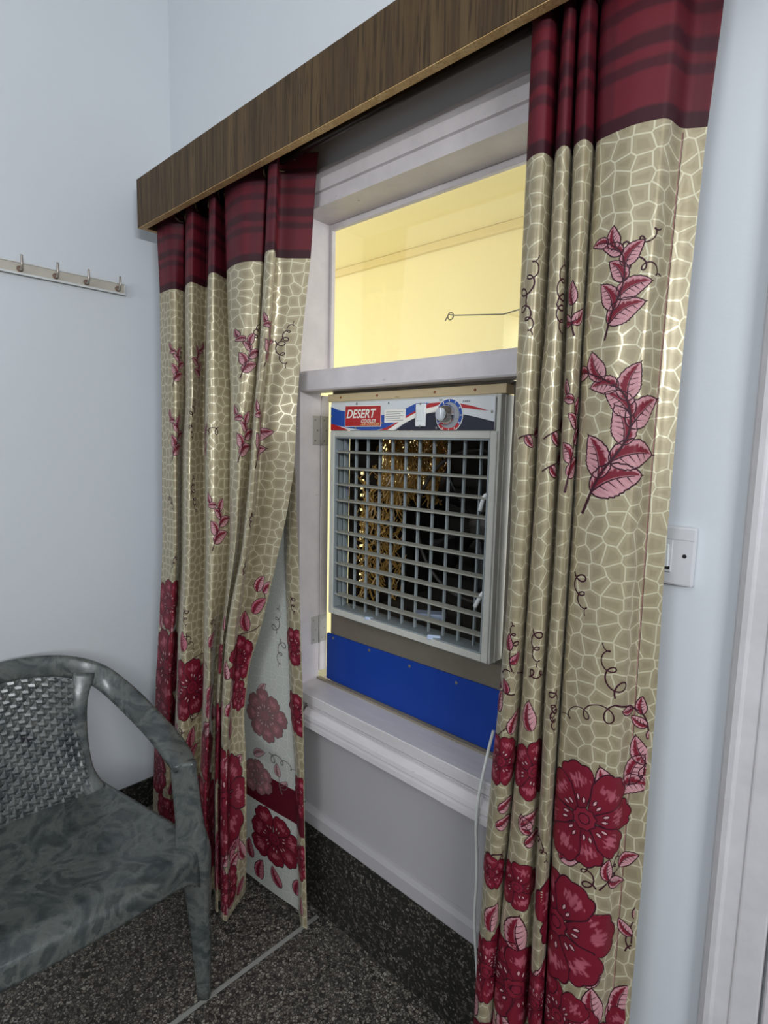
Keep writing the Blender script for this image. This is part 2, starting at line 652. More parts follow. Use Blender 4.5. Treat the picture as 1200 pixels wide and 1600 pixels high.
# glazing beads round the fixed pane
zb0, zb1 = 1.592, 2.015
box('glazing_bead', (XJ, 0.096, zb1 - 0.016), (XJR, 0.110, zb1), 'frame', W)
box('glazing_bead', (XJ, 0.096, zb0), (XJ + 0.012, 0.110, zb1 - 0.016), 'frame', W)
box('glazing_bead', (XJR - 0.012, 0.096, zb0), (XJR, 0.110, zb1 - 0.016), 'frame', W)
for xa, xb2 in ((XJ - .02, XJ - .0002), (XJR + .0002, XJR + .02)):
    box('glazing_rebate', (xa, 0.0697, 1.598), (xb2, 0.114, 2.0148), 'frame', W, bev=0)
box('pane', (XJ + .001, 0.111, zb0), (XJR - .001, 0.114, zb1), 'glass', W, bev=0)
# sill: board + stepped moulding
box('sill_board', (XJ, -0.030, 0.650), (XJR, 0.100, Z_SILL), 'sill', W, bev=0.002)
box('sill_board', (XJ - 0.055, -0.012, 0.590), (-1.243, -0.0005, 0.664), 'frame', W)
mould = [(-0.0005, 0.6495), (-0.031, 0.6495), (-0.0305, 0.646), (-0.025, 0.643), (-0.033, 0.6405), (-0.046, 0.628), (-0.0475, 0.617), (-0.041, 0.611),
         (-0.0415, 0.607), (-0.046, 0.605), (-0.0465, 0.592), (-0.0005, 0.590)]
extrude_profile('sill_moulding', mould, 'x', -1.243, XJR + 0.05, 'sill', W)
box('sill_stop', (XJ + .003, 0.0605, Z_SILL), (XJR - .003, 0.0735, Z_SILL + 0.006), 'grime_bead', W, bev=0.001)
# open casement, folded right back against the outside wall: its hinged edge shows in the opening
CS = box('casement_stile', (XJ - 0.070, 0.0735, 0.700), (XJ, 0.103, 1.536), 'frame', W, bev=0.002)
box('casement_stile', (XJ - 0.620, 0.0735, 0.700), (XJ - 0.550, 0.103, 1.536), 'frame', W, bev=0.002)
box('casement_rail', (XJ - 0.5495, 0.0735, 0.700), (XJ - 0.0705, 0.103, 0.775), 'frame', W)
box('casement_rail', (XJ - 0.5495, 0.0735, 1.465), (XJ - 0.0705, 0.103, 1.536), 'frame', W)
box('casement_panel', (XJ - 0.5495, 0.082, 0.7755), (XJ - 0.0705, 0.094, 1.4645), 'frame', W)
for zc in (1.435, 0.835):
    h = box('hinge', (XJ + 0.0002, 0.040, zc - 0.042), (XJ + 0.0022, 0.0665, zc + 0.042), 'steel', W, bev=0.0005)
    box('hinge_leaf', (XJ + 0.0002, 0.0735, zc - 0.042), (XJ + 0.0022, 0.099, zc + 0.042), 'steel', h, bev=0.0005)
    tube('hinge_pin', [(XJ + 0.002, 0.070, zc - 0.043), (XJ + 0.002, 0.070, zc + 0.043)], 0.0030, 'steel', h)
    for dz in (-0.03, 0.0, 0.03):
        for yy in (0.048 + 0.008 * (dz == 0), 0.082 + 0.008 * (dz == 0)):
            lathe('screw', [(0.0028, 0), (0.0024, 0.0006)], (XJ + 0.0024, yy, zc + dz), (1, 0, 0), 'screw', h, 10)

# ------------------------------------------------------------------ door frame at the right of the window wall
def rnd(a):
    return [tuple(p) for p in a]


XD = -0.203
prof = [(XD, 0), (XD, -0.010), (XD + 0.004, -0.020), (XD + 0.012, -0.026), (XD + 0.020, -0.027), (XD + 0.0225, -0.0235), (XD + 0.025, -0.022), (XD + 0.045, -0.0215),
        (XD + 0.0475, -0.024), (XD + 0.050, -0.0245), (XD + 0.083, -0.0245), (XD + 0.085, -0.022), (XD + 0.085, 0)]
dt = extrude_profile('trim_2', prof, 'z', 0, 2.12, 'frame_clean')
tag(dt, kind='structure')
d1 = empty('door_1', (0.28, 0, 0), kind='structure')
box('door_leaf', (XD + 0.0895, -0.018, 0.008), (0.6335, -0.0005, 2.112), 'door', d1, bev=0.003)
for z0, z1 in ((0.18, 0.92), (1.06, 1.92)):
    box('door_panel', (XD + 0.19, -0.026, z0), (0.53, -0.0185, z1), 'door', d1, bev=0.004)
dt2 = extrude_profile('trim_3', [(-x + 0.52, y) for x, y in prof], 'z', 0, 2.12, 'frame_clean')
tag(dt2, kind='structure')
dt3 = extrude_profile('trim_6', [(y, 2.12 - (x - XD) + .085) for x, y in prof], 'x', XD, 0.52 - XD, 'frame_clean')
tag(dt3, kind='structure')

# ------------------------------------------------------------------ veranda outside, limewashed yellow
YF = 1.75
p_beam = ony(660, 392, YF)
Z_VC = float(p_beam[2]) + 0.02
p_op = ony(788, 489, YF)
tag(boxes('wall_veranda', [((-7.5, YF, -0.3), (float(p_op[0]), YF + 0.2, Z_VC)),
                           ((float(p_op[0]), YF, float(p_op[2])), (3.0, YF + 0.2, Z_VC))], 'yellow'), kind='structure')
tag(box('ceiling_veranda', (-7.5, WT, Z_VC), (3.0, YF + 0.2, Z_VC + 0.12), 'yellow', bev=0), kind='structure')
tag(box('trim_4', (-7.5, YF - 0.035, Z_VC - 0.045), (3.0, YF - 0.0005, Z_VC - 0.0005), 'yellow_shade_band', bev=0.004), kind='structure')
tag(box('floor_veranda', (-7.5, WT, -0.36), (3.0, YF + 3.0, -0.3), 'strip', bev=0), kind='structure')

# ================================================================== ADDED TUBE LIGHTS, unseen, placed to brighten the walls
def added_tube_light(loc, axis, normal, label, power):
    t = empty('added_tube_light', loc, label, 'tube light', 'added fluorescent tube lights, out of view')
    L = np.asarray(loc, float)
    ax, nm = np.asarray(axis, float), np.asarray(normal, float)
    lo = L - ax * 0.62 - np.array([0, 0, 0.03])
    hi = L + ax * 0.62 + np.array([0, 0, 0.03]) + nm * 0.045
    box('batten', tuple(np.minimum(lo, hi)), tuple(np.maximum(lo, hi)), 'white_plastic', t, bev=0.004)
    c = L + nm * 0.075
    tube('tube', [c - ax * 0.59, c + ax * 0.59], 0.013, 'tube', t, 12)
    for s in (-1, 1):
        e = c + ax * 0.60 * s
        box('end_holder', tuple(e - 0.012 - nm * 0.03), tuple(e + 0.012 + nm * 0.008), 'white_plastic', t, bev=0.002)
    ld = bpy.data.lights.new('tube_glow', 'AREA')
    ld.shape = 'RECTANGLE'
    ld.size, ld.size_y = 1.15, 0.05
    ld.energy = power
    ld.color = TUBE_COLOR
    lo_ = bpy.data.objects.new('tube_glow', ld)
    COL.objects.link(lo_)
    lo_.parent = t
    z = -Vector(nm)
    x = Vector(ax)
    y = z.cross(x)
    m = Matrix((x, y, z)).transposed().to_4x4()
    m.translation = Vector(nm) * 0.095
    lo_.matrix_local = m


added_tube_light((-0.35, YB, 2.10), (1, 0, 0), (0, 1, 0), 'added white tube light batten in the middle of the unseen rear wall', TUBE_POWER[0])
added_tube_light((XRW, -1.75, 2.00), (0, 1, 0), (-1, 0, 0), 'added white tube light batten on the unseen wall facing the hook rail', TUBE_POWER[1])

# ================================================================== PELMET
PY, PZ0, PZ1 = -0.170, 2.083, 2.233
PX0, PX1 = -1.960, -0.215
pel = empty('pelmet', ((PX0 + PX1) / 2, 0, PZ0), 'walnut-brown laminate pelmet box above the window curtains', 'pelmet')
fb = box('front_board', (PX0, PY, PZ0), (PX1, PY + 0.021, PZ1), 'laminate', pel, bev=0.0006)
box('edge_strip', (PX0 + 0.001, PY + 0.001, PZ0 - 0.0012), (PX1 - 0.001, PY + 0.0205, PZ0), 'woodedge', fb, bev=0)
for xa in (PX0, PX1 - 0.019):
    eb = box('end_board', (xa, PY + 0.0215, PZ0), (xa + 0.019, -0.0005, PZ1), 'laminate', pel, bev=0.0006)
    box('edge_strip', (xa + .001, PY + 0.022, PZ0 - 0.0012), (xa + 0.018, -0.001, PZ0), 'woodedge', eb, bev=0)
box('top_board', (PX0 + .0195, PY + 0.0245, PZ1 - 0.019), (PX1 - .0195, -0.0005, PZ1), 'woodedge', pel, bev=0)  # unseen board, pale so that it bounces light inside the box
box('bounce_lining', (PX0 + .0195, PY + 0.0212, PZ0 + .001), (PX1 - .0195, PY + 0.0242, PZ1), 'woodedge', fb, bev=0)  # added unseen lining, pale to bounce light onto the wall below
ROD_Y, ROD_Z = -0.088, 2.118
rod = empty('curtain_rod', ((PX0 + PX1) / 2, ROD_Y, ROD_Z), 'dark metal curtain rod hidden inside the pelmet', 'curtain rod')
tube('rod_bar', [(PX0 + 0.020, ROD_Y, ROD_Z), (PX1 - 0.020, ROD_Y, ROD_Z)], 0.0105, 'rod', rod, 14)
for xa, s in ((PX0 + 0.0195, 1), (PX1 - 0.0195, -1)):
    lathe('rod_socket', [(0.02, 0), (0.02, 0.004), (0.014, 0.005), (0.014, 0.012)], (xa, ROD_Y, ROD_Z), (s, 0, 0), 'rod', rod, 16)


# ================================================================== CURTAINS
class Sheet:
    """cloth through vertical fold lines. lines: list of [(px,py,y), ...] traced in the photograph with the depth y of each fold"""
    def __init__(self, lines, z0, z1, nz=150, nspan=10, u0=0.0, zref=(0.3, 1.8)):
        zs = np.linspace(z0, z1, nz)
        P = []
        for L in lines:
            pts = np.array([ony(*q) for q in L])
            pts = pts[np.argsort(pts[:, 2])]
            col = []
            for c in (0, 1):
                f = np.interp(zs, pts[:, 2], pts[:, c])
                lo, hi = zs < pts[0, 2], zs > pts[-1, 2]
                if len(pts) > 2:
                    k0 = min(2, len(pts) - 1)
                    s0 = (pts[k0, c] - pts[0, c]) / (pts[k0, 2] - pts[0, 2])
                    f[lo] = pts[0, c] + (zs[lo] - pts[0, 2]) * s0 * 0.5
                col.append(f)
            P.append(np.stack(col, -1))
        P = np.array(P)                                   # k, nz, 2
        ker = np.hanning(13)
        ker /= ker.sum()
        for k in range(len(P)):
            for c in (0, 1):
                e = np.pad(P[k, :, c], 6, mode='reflect', reflect_type='odd')
                P[k, :, c] = np.convolve(e, ker, 'valid')
        rows = [crom(P[:, j, :], nspan) for j in range(nz)]
        XY = np.array(rows)                               # nz, nu, 2
        self.S = np.concatenate([XY, np.broadcast_to(zs[:, None, None], XY.shape[:2] + (1,))], -1)
        seg = np.linalg.norm(np.diff(XY, axis=1), axis=2)
        jj = (zs > zref[0]) & (zs < zref[1])
        self.u = u0 + np.concatenate([[0], np.cumsum(seg[jj].mean(0))])
        self.zs = zs
        pr = proj(self.S)
        self.px = pr
        du = np.gradient(self.S, axis=1)
        dv = np.gradient(self.S, axis=0)
        n = np.cross(du, dv)
        n /= np.linalg.norm(n, axis=2)[..., None] + 1e-9
        self.N = n
        view = self.S - CAM
        self.facing = (n * view).sum(-1)
        # orient normals toward the room side of the cloth: at the frontmost samples
        if np.median(np.sign(self.facing)) > 0:
            self.N = -n

    def mesh(self, name, mat, parent, za=-9, zb=9, ia=0, ib=None):
        js = np.where((self.zs >= za - 1e-9) & (self.zs <= zb + 1e-9))[0]
        ib = ib if ib is not None else len(self.u)
        sub = self.S[js][:, ia:ib]
        nr, nc = sub.shape[:2]
        me = bpy.data.meshes.new(name)
        F = grid_faces(nr, nc)
        me.from_pydata(sub.reshape(-1, 3).tolist(), [], F.tolist())
        uvl = me.uv_layers.new(name='cloth')
        U = np.broadcast_to(self.u[ia:ib][None], (nr, nc))
        V = np.broadcast_to(self.zs[js][:, None], (nr, nc))
        uv = np.stack([U, V], -1).reshape(-1, 2)[F.reshape(-1)]
        uvl.data.foreach_set('uv', uv.reshape(-1).astype(np.float32))
        return link(name, me, mat, parent, True)

    def at(self, uv):
        """cloth (u, z) -> points and normals"""
        u = np.clip(np.interp(uv[:, 0], self.u, np.arange(len(self.u))), 0, len(self.u) - 1.001)
        v = np.clip(np.interp(uv[:, 1], self.zs, np.arange(len(self.zs))), 0, len(self.zs) - 1.001)
        i, j = u.astype(int), v.astype(int)
        a, b = (u - i)[:, None], (v - j)[:, None]

        def bil(A):
            return (A[j, i] * (1 - a) + A[j, i + 1] * a) * (1 - b) + (A[j + 1, i] * (1 - a) + A[j + 1, i + 1] * a) * b
        n = bil(self.N)
        n /= np.linalg.norm(n, axis=1)[:, None] + 1e-9
        return bil(self.S), n

    def pick(self, x, y):
        """cloth coordinate seen at photo pixel (x, y)"""
        d = np.hypot(self.px[..., 0] - x, self.px[..., 1] - y)
        m = d < max(4.0, d.min() + 2.5)
        dep = np.where(m, self.px[..., 2] + d * 0.002, 9)
        j, i = np.unravel_index(np.argmin(dep), dep.shape)
        return np.array([self.u[i], self.zs[j]])


INK = {k: np.array(srgb(*v)[:3]) for k, v in dict(dark=(52, 12, 28), crimson=(114, 22, 40), deep=(84, 14, 30), pink=(176, 118, 126), pale=(202, 156, 158),
                                                   rose=(166, 84, 100), stem=(56, 16, 30), core=(122, 28, 46), hi=(174, 92, 106)).items()}


class Print:
    """printed motifs: small parametric patches in cloth coordinates, laid on the cloth surface"""
    def __init__(self, umin, umax, vmin, vmax, fade=0.0):
        self.V, self.F, self.C, self.L = [], [], [], []
        self.n = 0
        self.lim = (umin, umax, vmin, vmax)
        self.fade = fade
        self.top = 0

    def patch(self, P, C, layer):
        nr, nc = P.shape[:2]
        p = P.reshape(-1, 2)
        f = grid_faces(nr, nc)
        a, b, c, d = self.lim
        ok = (p[:, 0] > a) & (p[:, 0] < b) & (p[:, 1] > c) & (p[:, 1] < d)
        f = f[ok[f].all(1)]
        if len(f) == 0:
            return
        self.V.append(p)
        self.C.append(np.broadcast_to(C, P.shape[:2] + (3,)).reshape(-1, 3))
        self.L.append(np.full(len(p), layer, float))
        self.F.append(f + self.n)
        self.n += len(p)

    def ribbon(self, pts, w, col='stem', layer=3.0):
        pts = np.asarray(pts, float)
        d = np.gradient(pts, axis=0)
        d /= np.linalg.norm(d, axis=1)[:, None] + 1e-9
        nn = np.stack([-d[:, 1], d[:, 0]], -1)
        w = np.broadcast_to(w, (len(pts),))[:, None] / 2
        self.patch(np.stack([pts - nn * w, pts + nn * w], 1), INK[col], layer)

    def leaf(self, base, ang, L, wd=0.52, curve=0.15, layer=1.0, tone=0, seed=0):
        r = np.random.default_rng(seed + 11)
        nt, ns = 40, 17
        t = np.linspace(0, 1, nt)
        mid = np.stack([t * L, curve * L * np.sin(t * math.pi * 1.05) * 0.8], -1)
        w = wd * L * 0.5 * np.sin(math.pi * t ** 0.74) ** 0.75
        saw = (t * 8) % 1
        w = w * (1 + 0.11 * (saw - 0.5) * (t > 0.15)) + 0.0004
        d = np.gradient(mid, axis=0)
        d /= np.linalg.norm(d, axis=1)[:, None]
        nn = np.stack([-d[:, 1], d[:, 0]], -1)
        s = np.linspace(-1, 1, ns)
        fl = 1 if curve >= 0 else -1
        P = mid[:, None] + nn[:, None] * (w[:, None, None] * s[None, :, None]) + d[:, None] * (0.03 * L * (1 - np.abs(s))[None, :, None] * 0)
        ca, sa = math.cos(ang), math.sin(ang)
        R = np.array([[ca, sa], [-sa, ca]])
        tr = lambda q: q @ R + base
        # pink blade; a comb-edged crimson flame on one side of the midrib, pale margin
        T, Sg = np.meshgrid(t, s * fl, indexing='ij')
        comb = (0.62 - 0.25 * T) + 0.20 * ((T * 7) % 1)
        m1 = ((Sg > 0.04) & (Sg < comb) & (T > 0.05) & (T < .93)).astype(float)[..., None]
        sh = (0.35 + 0.25 * np.sin(T * 45 - 8 * np.abs(Sg)) + 0.25 * (Sg < 0) * np.clip(-Sg, 0, 1))[..., None]
        sh = np.clip(sh + 0.08 * r.standard_normal(sh.shape), 0, 1)
        base_c = INK['pink'] * (1 - sh) + INK['pale'] * sh if tone == 0 else INK['rose'] * (1 - sh) + INK['pink'] * sh
        C = base_c * (1 - m1) + INK['crimson'] * m1
        self.patch(tr(P.reshape(-1, 2)).reshape(P.shape), C, layer)
        ow = max(0.0017, L * 0.030)
        self.ribbon(tr(P[:, 0]), ow, 'dark', layer + 0.6)
        self.ribbon(tr(P[:, -1]), ow, 'dark', layer + 0.6)
        tip = mid[-1] + d[-1] * np.linspace(0, 0.07, 3)[:, None] * L
        self.ribbon(tr(tip), [ow * 1.3, ow, ow * .4], 'dark', layer + .6)
        k = int(nt * .86)
        self.ribbon(tr(mid[:k]), np.linspace(ow * 1.2, ow * 0.4, k), 'dark', layer + 0.7)
        for tv in (0.22, 0.38, 0.54, 0.70):
            i = int(tv * nt)
            q = np.linspace(0, 0.62, 6)[:, None]
            a = mid[i] - nn[i] * fl * w[i] * q + d[i] * (q ** 1.2) * L * 0.16
            self.ribbon(tr(a), np.linspace(ow * 0.9, ow * 0.25, 6), 'dark', layer + 0.65)

    def flower(self, c, R, npet=8, rot=0.0, layer=1.5, seed=0, squash=1.0):
        r = np.random.default_rng(seed + 5)
        nt, ns = 30, 25
        order = list(range(0, npet, 2)) + list(range(1, npet, 2))
        for q, k in enumerate(order):
            ang = rot + 2 * math.pi * k / npet + r.uniform(-.08, .08)
            Rk = R * r.uniform(0.88, 1.08)
            t = np.linspace(0.10, 1, nt)
            s = np.linspace(-1, 1, ns)
            half = math.pi / npet * 1.16
            T, Sg = np.meshgrid(t, s, indexing='ij')
            edge = 1 - 0.26 * np.abs(Sg) ** 3.2 + 0.055 * (np.abs(np.cos(Sg * math.pi * 1.5)) - .5)
            rad = Rk * T * (1 - (T ** 3) * (1 - edge))
            wid = half * (0.62 + 0.46 * np.sin(np.clip(T, 0, 1) * 2.1))
            A = ang + Sg * wid * 0.94
            P = np.stack([c[0] + rad * np.cos(A) * squash, c[1] + rad * np.sin(A)], -1)
            lo = 0.50 + 0.16 * r.random(ns) + 0.18 * np.abs(s)
            hi = 0.86 - 0.14 * r.random(ns) - 0.12 * np.abs(s)
            band = np.abs(s + r.uniform(-.15, .15)) < r.uniform(.55, .75)
            hl = ((T > lo[None]) & (T < hi[None]) & band[None]) * (0.55 + 0.45 * r.random(ns)[None])
            dk = np.clip((0.45 - T) * 2.6, 0, 1) * .8 + 0.25 * (np.abs(Sg) > .86)
            dk = np.clip(dk, 0, 1)
            C = INK['crimson'] * (1 - hl[..., None]) + INK['hi'] * hl[..., None]
            C = C * (1 - dk[..., None]) + INK['deep'] * dk[..., None]
            ly = layer + 0.22 * q
            self.patch(P, C, ly)
            ow = max(0.0016, R * 0.024)
            self.ribbon(np.vstack([P[4:, 0], P[-1, 1:-1], P[:3:-1, -1]]), ow, 'dark', ly + 0.1)
        tt = np.linspace(0, 2 * math.pi, 43)
        ring = lambda rr: np.stack([c[0] + rr * (1 + .07 * np.sin(9 * tt)) * np.cos(tt) * squash, c[1] + rr * (1 + .07 * np.sin(9 * tt)) * np.sin(tt)], -1)
        top = layer + 0.22 * npet + 0.1
        rr = np.linspace(0.001, 0.21, 5) * R
        self.patch(np.stack([ring(x) for x in rr], 0), INK['core'], top)
        self.ribbon(ring(0.21 * R), R * 0.022, 'dark', top + .15)
        self.ribbon(ring(0.10 * R), R * 0.022, 'dark', top + .15)
        for k in range(npet):
            for da in (-.14, .14):
                a = rot + 2 * math.pi * k / npet + da
                r1 = R * (0.40 if da > 0 else 0.36)
                cc = np.array([c[0] + r1 * math.cos(a) * squash, c[1] + r1 * math.sin(a)])
                dd = np.array([math.cos(a) * squash, math.sin(a)]) * R * 0.05
                self.ribbon(np.linspace(cc - dd * 1.25, cc + dd * 1.25, 4), [R * .03, R * .075, R * .075, R * .03], 'dark', top + .05)
                self.ribbon(np.linspace(cc - dd, cc + dd, 4), [R * .012, R * .04, R * .04, R * .01], 'pale', top + .12)

    def curl(self, p, ang, L, turns=3, flip=1, w=0.0030, layer=0.8):
        """tendril with shrinking loops"""
        n = 34 * turns
        t = np.linspace(0, 1, n)
        r = L * 0.17 * (1 - 0.68 * t)
        ph = t * turns * 2 * math.pi
        x = L * t + r * np.sin(ph)
        y = (r * (1 - np.cos(ph)) - 0.1 * L * np.sin(t * math.pi)) * flip
        ca, sa = math.cos(ang), math.sin(ang)
        q = np.stack([x * ca - y * sa, x * sa + y * ca], -1) + p
        self.ribbon(q, np.linspace(w, w * 0.55, n), 'stem', layer)

    def stem(self, pts, w=0.0036, layer=0.9):
        q = crom(pts, 8)
        self.ribbon(q, np.linspace(w, w * 0.5, len(q)), 'stem', layer)
        return q

    def spray(self, base, H, lean=0.25, flip=1, nleaf=9, curls=1, layer=1.0, seed=0, big=1.0):
        """upright branch with alternate leaves, base at the bottom"""
        H0 = H
        pts = [base, base + np.array([flip * lean * H * 0.35, H * 0.25]), base + np.array([flip * lean * H * 0.95, H * 0.55]),
               base + np.array([flip * lean * H * 0.75, H * 0.82]), base + np.array([flip * (-0.05) * H, H * 0.97])]
        q = self.stem(pts, 0.021 * H, layer + 1.0)
        for k in range(nleaf):
            f = 0.16 + 0.80 * k / (nleaf - 1)
            i = min(len(q) - 2, int(f * len(q)))
            tg = q[i + 1] - q[i - 1]
            a = math.atan2(tg[1], tg[0])
            side = (1 if k % 2 == 0 else -1) * flip
            Lf = H * (0.40 - 0.22 * f) * (1.0 if side == flip else 0.86) * big
            self.leaf(q[i], a - side * (0.85 - 0.25 * f), Lf, 0.6, 0.12 * side, layer + 0.02 * k, 0, seed + k)
        if curls:
            e = q[int(len(q) * .72)]
            self.curl(e, math.radians(35 if flip > 0 else 145), H * 0.42, 3, flip, layer=layer)
            self.curl(e, math.radians(-25 if flip > 0 else 205), H * 0.45, 3, -flip, layer=layer)
        return q

    def sprig(self, base, L, ang, n=3, seed=0, layer=1.0, tone=0):
        d = np.array([math.cos(ang), math.sin(ang)])
        nn = np.array([-d[1], d[0]])
        q = self.stem([base, base + d * L * .5 + nn * L * .08, base + d * L], 0.0030, layer + 1.0)
        self.leaf(q[-1], ang, L * 0.75, 0.56, 0.1, layer, tone, seed)
        for k in range(n - 1):
            i = int(len(q) * (0.45 + 0.3 * (k // 2)))
            s = 1 if k % 2 else -1
            self.leaf(q[i], ang + s * 0.95, L * 0.7, 0.56, 0.12 * s, layer + .05, tone, seed + 3 + k)

    def build(self, sheet, parent, name='floral_print', side=1.0):
        V = np.vstack(self.V)
        P, N = sheet.at(V)
        P = P + side * N * (0.0004 + 0.00014 * np.concatenate(self.L))[:, None]
        F = np.vstack(self.F)
        me = bpy.data.meshes.new(name)
        me.from_pydata(P.tolist(), [], F.tolist())
        C = np.vstack(self.C)
        if self.fade:
            C = C * (1 - self.fade) + np.array(srgb(188, 190, 184)[:3]) * self.fade
        at = me.color_attributes.new('ink', 'FLOAT_COLOR', 'POINT')
        at.data.foreach_set('color', np.hstack([C, np.ones((len(C), 1))]).astype(np.float32).reshape(-1))
        return tag(link(name, me, 'print', parent, True), kind='stuff')


def eyelet(pos, nrm, parent):
    nrm = np.asarray(nrm, float)
    nrm /= np.linalg.norm(nrm)
    a = np.cross(nrm, [0, 0, 1.0])
    a /= np.linalg.norm(a)
    b = np.cross(nrm, a)
    t = np.linspace(0, 2 * math.pi, 25)[:-1]
    ringp = [np.asarray(pos) + 0.021 * (math.cos(x) * a + math.sin(x) * b) for x in t]
    return tube('eyelet', ringp, 0.0042, 'eyelet', parent, 8, True)


# ---- curtain beside the corner
def Ln(pts, y0, y1, pw=1.0):
    """fold line with depth running from y0 (top) to y1 (bottom)"""
    ys = np.array([p[1] for p in pts], float)
    f = ((ys - ys.min()) / max(1, ys.max() - ys.min())) ** pw
    return [(p[0], p[1], y0 + (y1 - y0) * float(g)) for p, g in zip(pts, f)]


def off(pts, dx):
    return [(p[0] + dx, p[1]) for p in pts]


CE = [(291.5, 324), (290, 450), (291.5, 630), (287, 690), (285.5, 880), (279.5, 985), (276.5, 1090), (274, 1130), (279, 1290), (284, 1420)]
DE = [(328, 300), (326, 420), (323, 540), (321, 660), (321.5, 730), (323, 850), (320, 970), (318.5, 1075), (316, 1160), (312, 1260), (314, 1350), (318, 1430)]
FG = [(352, 280), (356, 435), (359, 525), (362, 630), (360.5, 730), (360, 850), (353, 940), (344, 1000), (338, 1100), (336, 1250), (336, 1440)]
HH = [(378, 270), (377, 400), (376, 540), (374, 640), (373, 730), (368, 850), (358, 930), (348, 1000), (342, 1100), (340, 1250), (341, 1440)]
IJ = [(420.5, 258), (414.5, 405), (407, 540), (398, 640), (391, 740), (378, 865), (362, 940), (353, 1000), (347, 1100), (345, 1250), (346, 1440)]
KK = [(437, 250), (431.6, 390), (421, 540), (409, 640), (399, 790), (382, 910), (372, 970), (364, 1060), (358, 1150), (357, 1250), (358, 1440)]
MM = [(499, 225, -.030), (494, 276, -.030), (485, 411, -.030), (475, 495, -.034), (464, 630, -.044), (460, 730, -.066), (448, 805, -.088), (428, 895, -.105), (407, 985, -.118),
      (389, 1040, -.125), (381, 1120, -.13), (385, 1200, -.14), (385, 1350, -.15), (383, 1410, -.15)]
AA = [(245, 366), (249.5, 450), (252.5, 630), (252.5, 670), (254, 850), (248, 985), (243.5, 1060), (242, 1110), (239, 1272), (240, 1380)]
AB = [((a[0] + 270) / 2 if 0 else a[0] + 20, a[1]) for a in AA]
left_lines = [Ln(AA, -.118, -.205, 1.5), Ln(AB, -.118, -.215, 1.5), Ln(off(CE, -5), -.085, -.205, 2), Ln(off(CE, -1.5), -.072, -.20, 2), Ln(CE, -.108, -.265, 2), Ln(off(CE, 9), -.118, -.285, 2),
              Ln(off(DE, -8), -.068, -.225, 2), Ln(off(DE, -1.5), -.058, -.215, 2), Ln(DE, -.122, -.262, 2), Ln(off(DE, 9), -.126, -.280, 2),
              Ln(off(FG, -6), -.078, -.235, 2), Ln(off(FG, -1), -.07, -.225, 2), Ln(FG, -.115, -.252, 2), Ln(HH, -.128, -.250, 2),
              Ln(off(IJ, -7), -.098, -.24, 2), Ln(off(IJ, -1.5), -.085, -.23, 2), Ln(IJ, -.134, -.252, 2), Ln(off(KK, -4), -.132, -.248, 2),
              Ln(KK, -.11, -.236, 2), Ln(off(KK, 5), -.085, -.222, 2), MM]
cur_l = empty('curtain', (-1.6, -.12, 0.04), 'floral satin curtain with burgundy header, gathered beside the corner with the hook rail', 'curtain', 'pair of floral window curtains')
ZTOP = 2.135
SL = Sheet(left_lines, 0.045, ZTOP, nz=190, nspan=9, u0=0.0)
jb = int(np.argmin(np.abs(SL.zs - ZB)))
ZBL = float(SL.zs[jb])
SL.mesh('cloth', 'cloth', cur_l, -9, ZBL)
SL.mesh('header_band', 'header', cur_l, ZBL, 9)
# turned-back layer behind the main drape: pale reverse side and the hem strip
n0 = [(378, 700), (378, 900), (372, 1000), (368, 1100), (368, 1250), (370, 1400)]
n1 = [(447, 690), (444.5, 820), (446, 910), (452, 1060), (455, 1120), (461, 1200), (464, 1290), (466, 1410)]
n2 = [(458, 650), (461, 730), (468.5, 940), (471.5, 1030), (474.5, 1140), (476, 1290), (480, 1440)]
nm_ = [((a + b) / 2 + 3, c) for a, b, c in ((378, 446, 700), (378, 445, 850), (372, 449, 1000), (368, 455, 1120), (368, 463, 1280), (370, 466, 1405))]
SR = Sheet([Ln(n0, -.060, -.10), Ln(nm_, -.052, -.085), Ln(off(n1, -3), -.040, -.070), Ln(n1, -.043, -.074), Ln(off(n1, 5), -.052, -.096), Ln(n2, -.050, -.092)], 0.03, 1.33, nz=120, nspan=10, u0=3.0)
kf = 30
SR.mesh('reverse_panel', 'cloth_rev', cur_l, ia=0, ib=kf + 1)
SR.mesh('hem_strip', 'cloth', cur_l, ia=kf)

# ---- curtain by the switch plate
R0 = [(831, 38), (821.6, 257), (808, 537), (802, 693), (793, 923), (777, 1110), (758, 1308), (743, 1538)]
R1 = [(876, 103), (866, 268), (852, 537), (846, 578), (837, 770), (821.6, 1000), (814, 1117), (796.7, 1308), (777.5, 1500)]
R2 = [(905, 46), (895, 268), (885, 537), (879, 655), (866, 885), (852, 1077), (842.6, 1270), (829, 1519)]
R3 = [(936, 77), (930, 268), (911.6, 537), (908, 617), (894, 847), (879, 1077), (864, 1308), (854, 1538)]
R4 = [(1132, 0), (1103, 215), (1068, 540), (1066, 560), (1038, 885), (1026.6, 1078), (1003.6, 1366), (984.5, 1577)]


def lerp_line(A, B, f):
    ya = np.array([p[1] for p in A]); xa = np.array([p[0] for p in A])
    yb = np.array([p[1] for p in B]); xb = np.array([p[0] for p in B])
    out = []
    for y in np.linspace(60, 1530, 9):
        out.append((float(np.interp(y, ya, xa) * (1 - f) + np.interp(y, yb, xb) * f), float(y)))
    return out


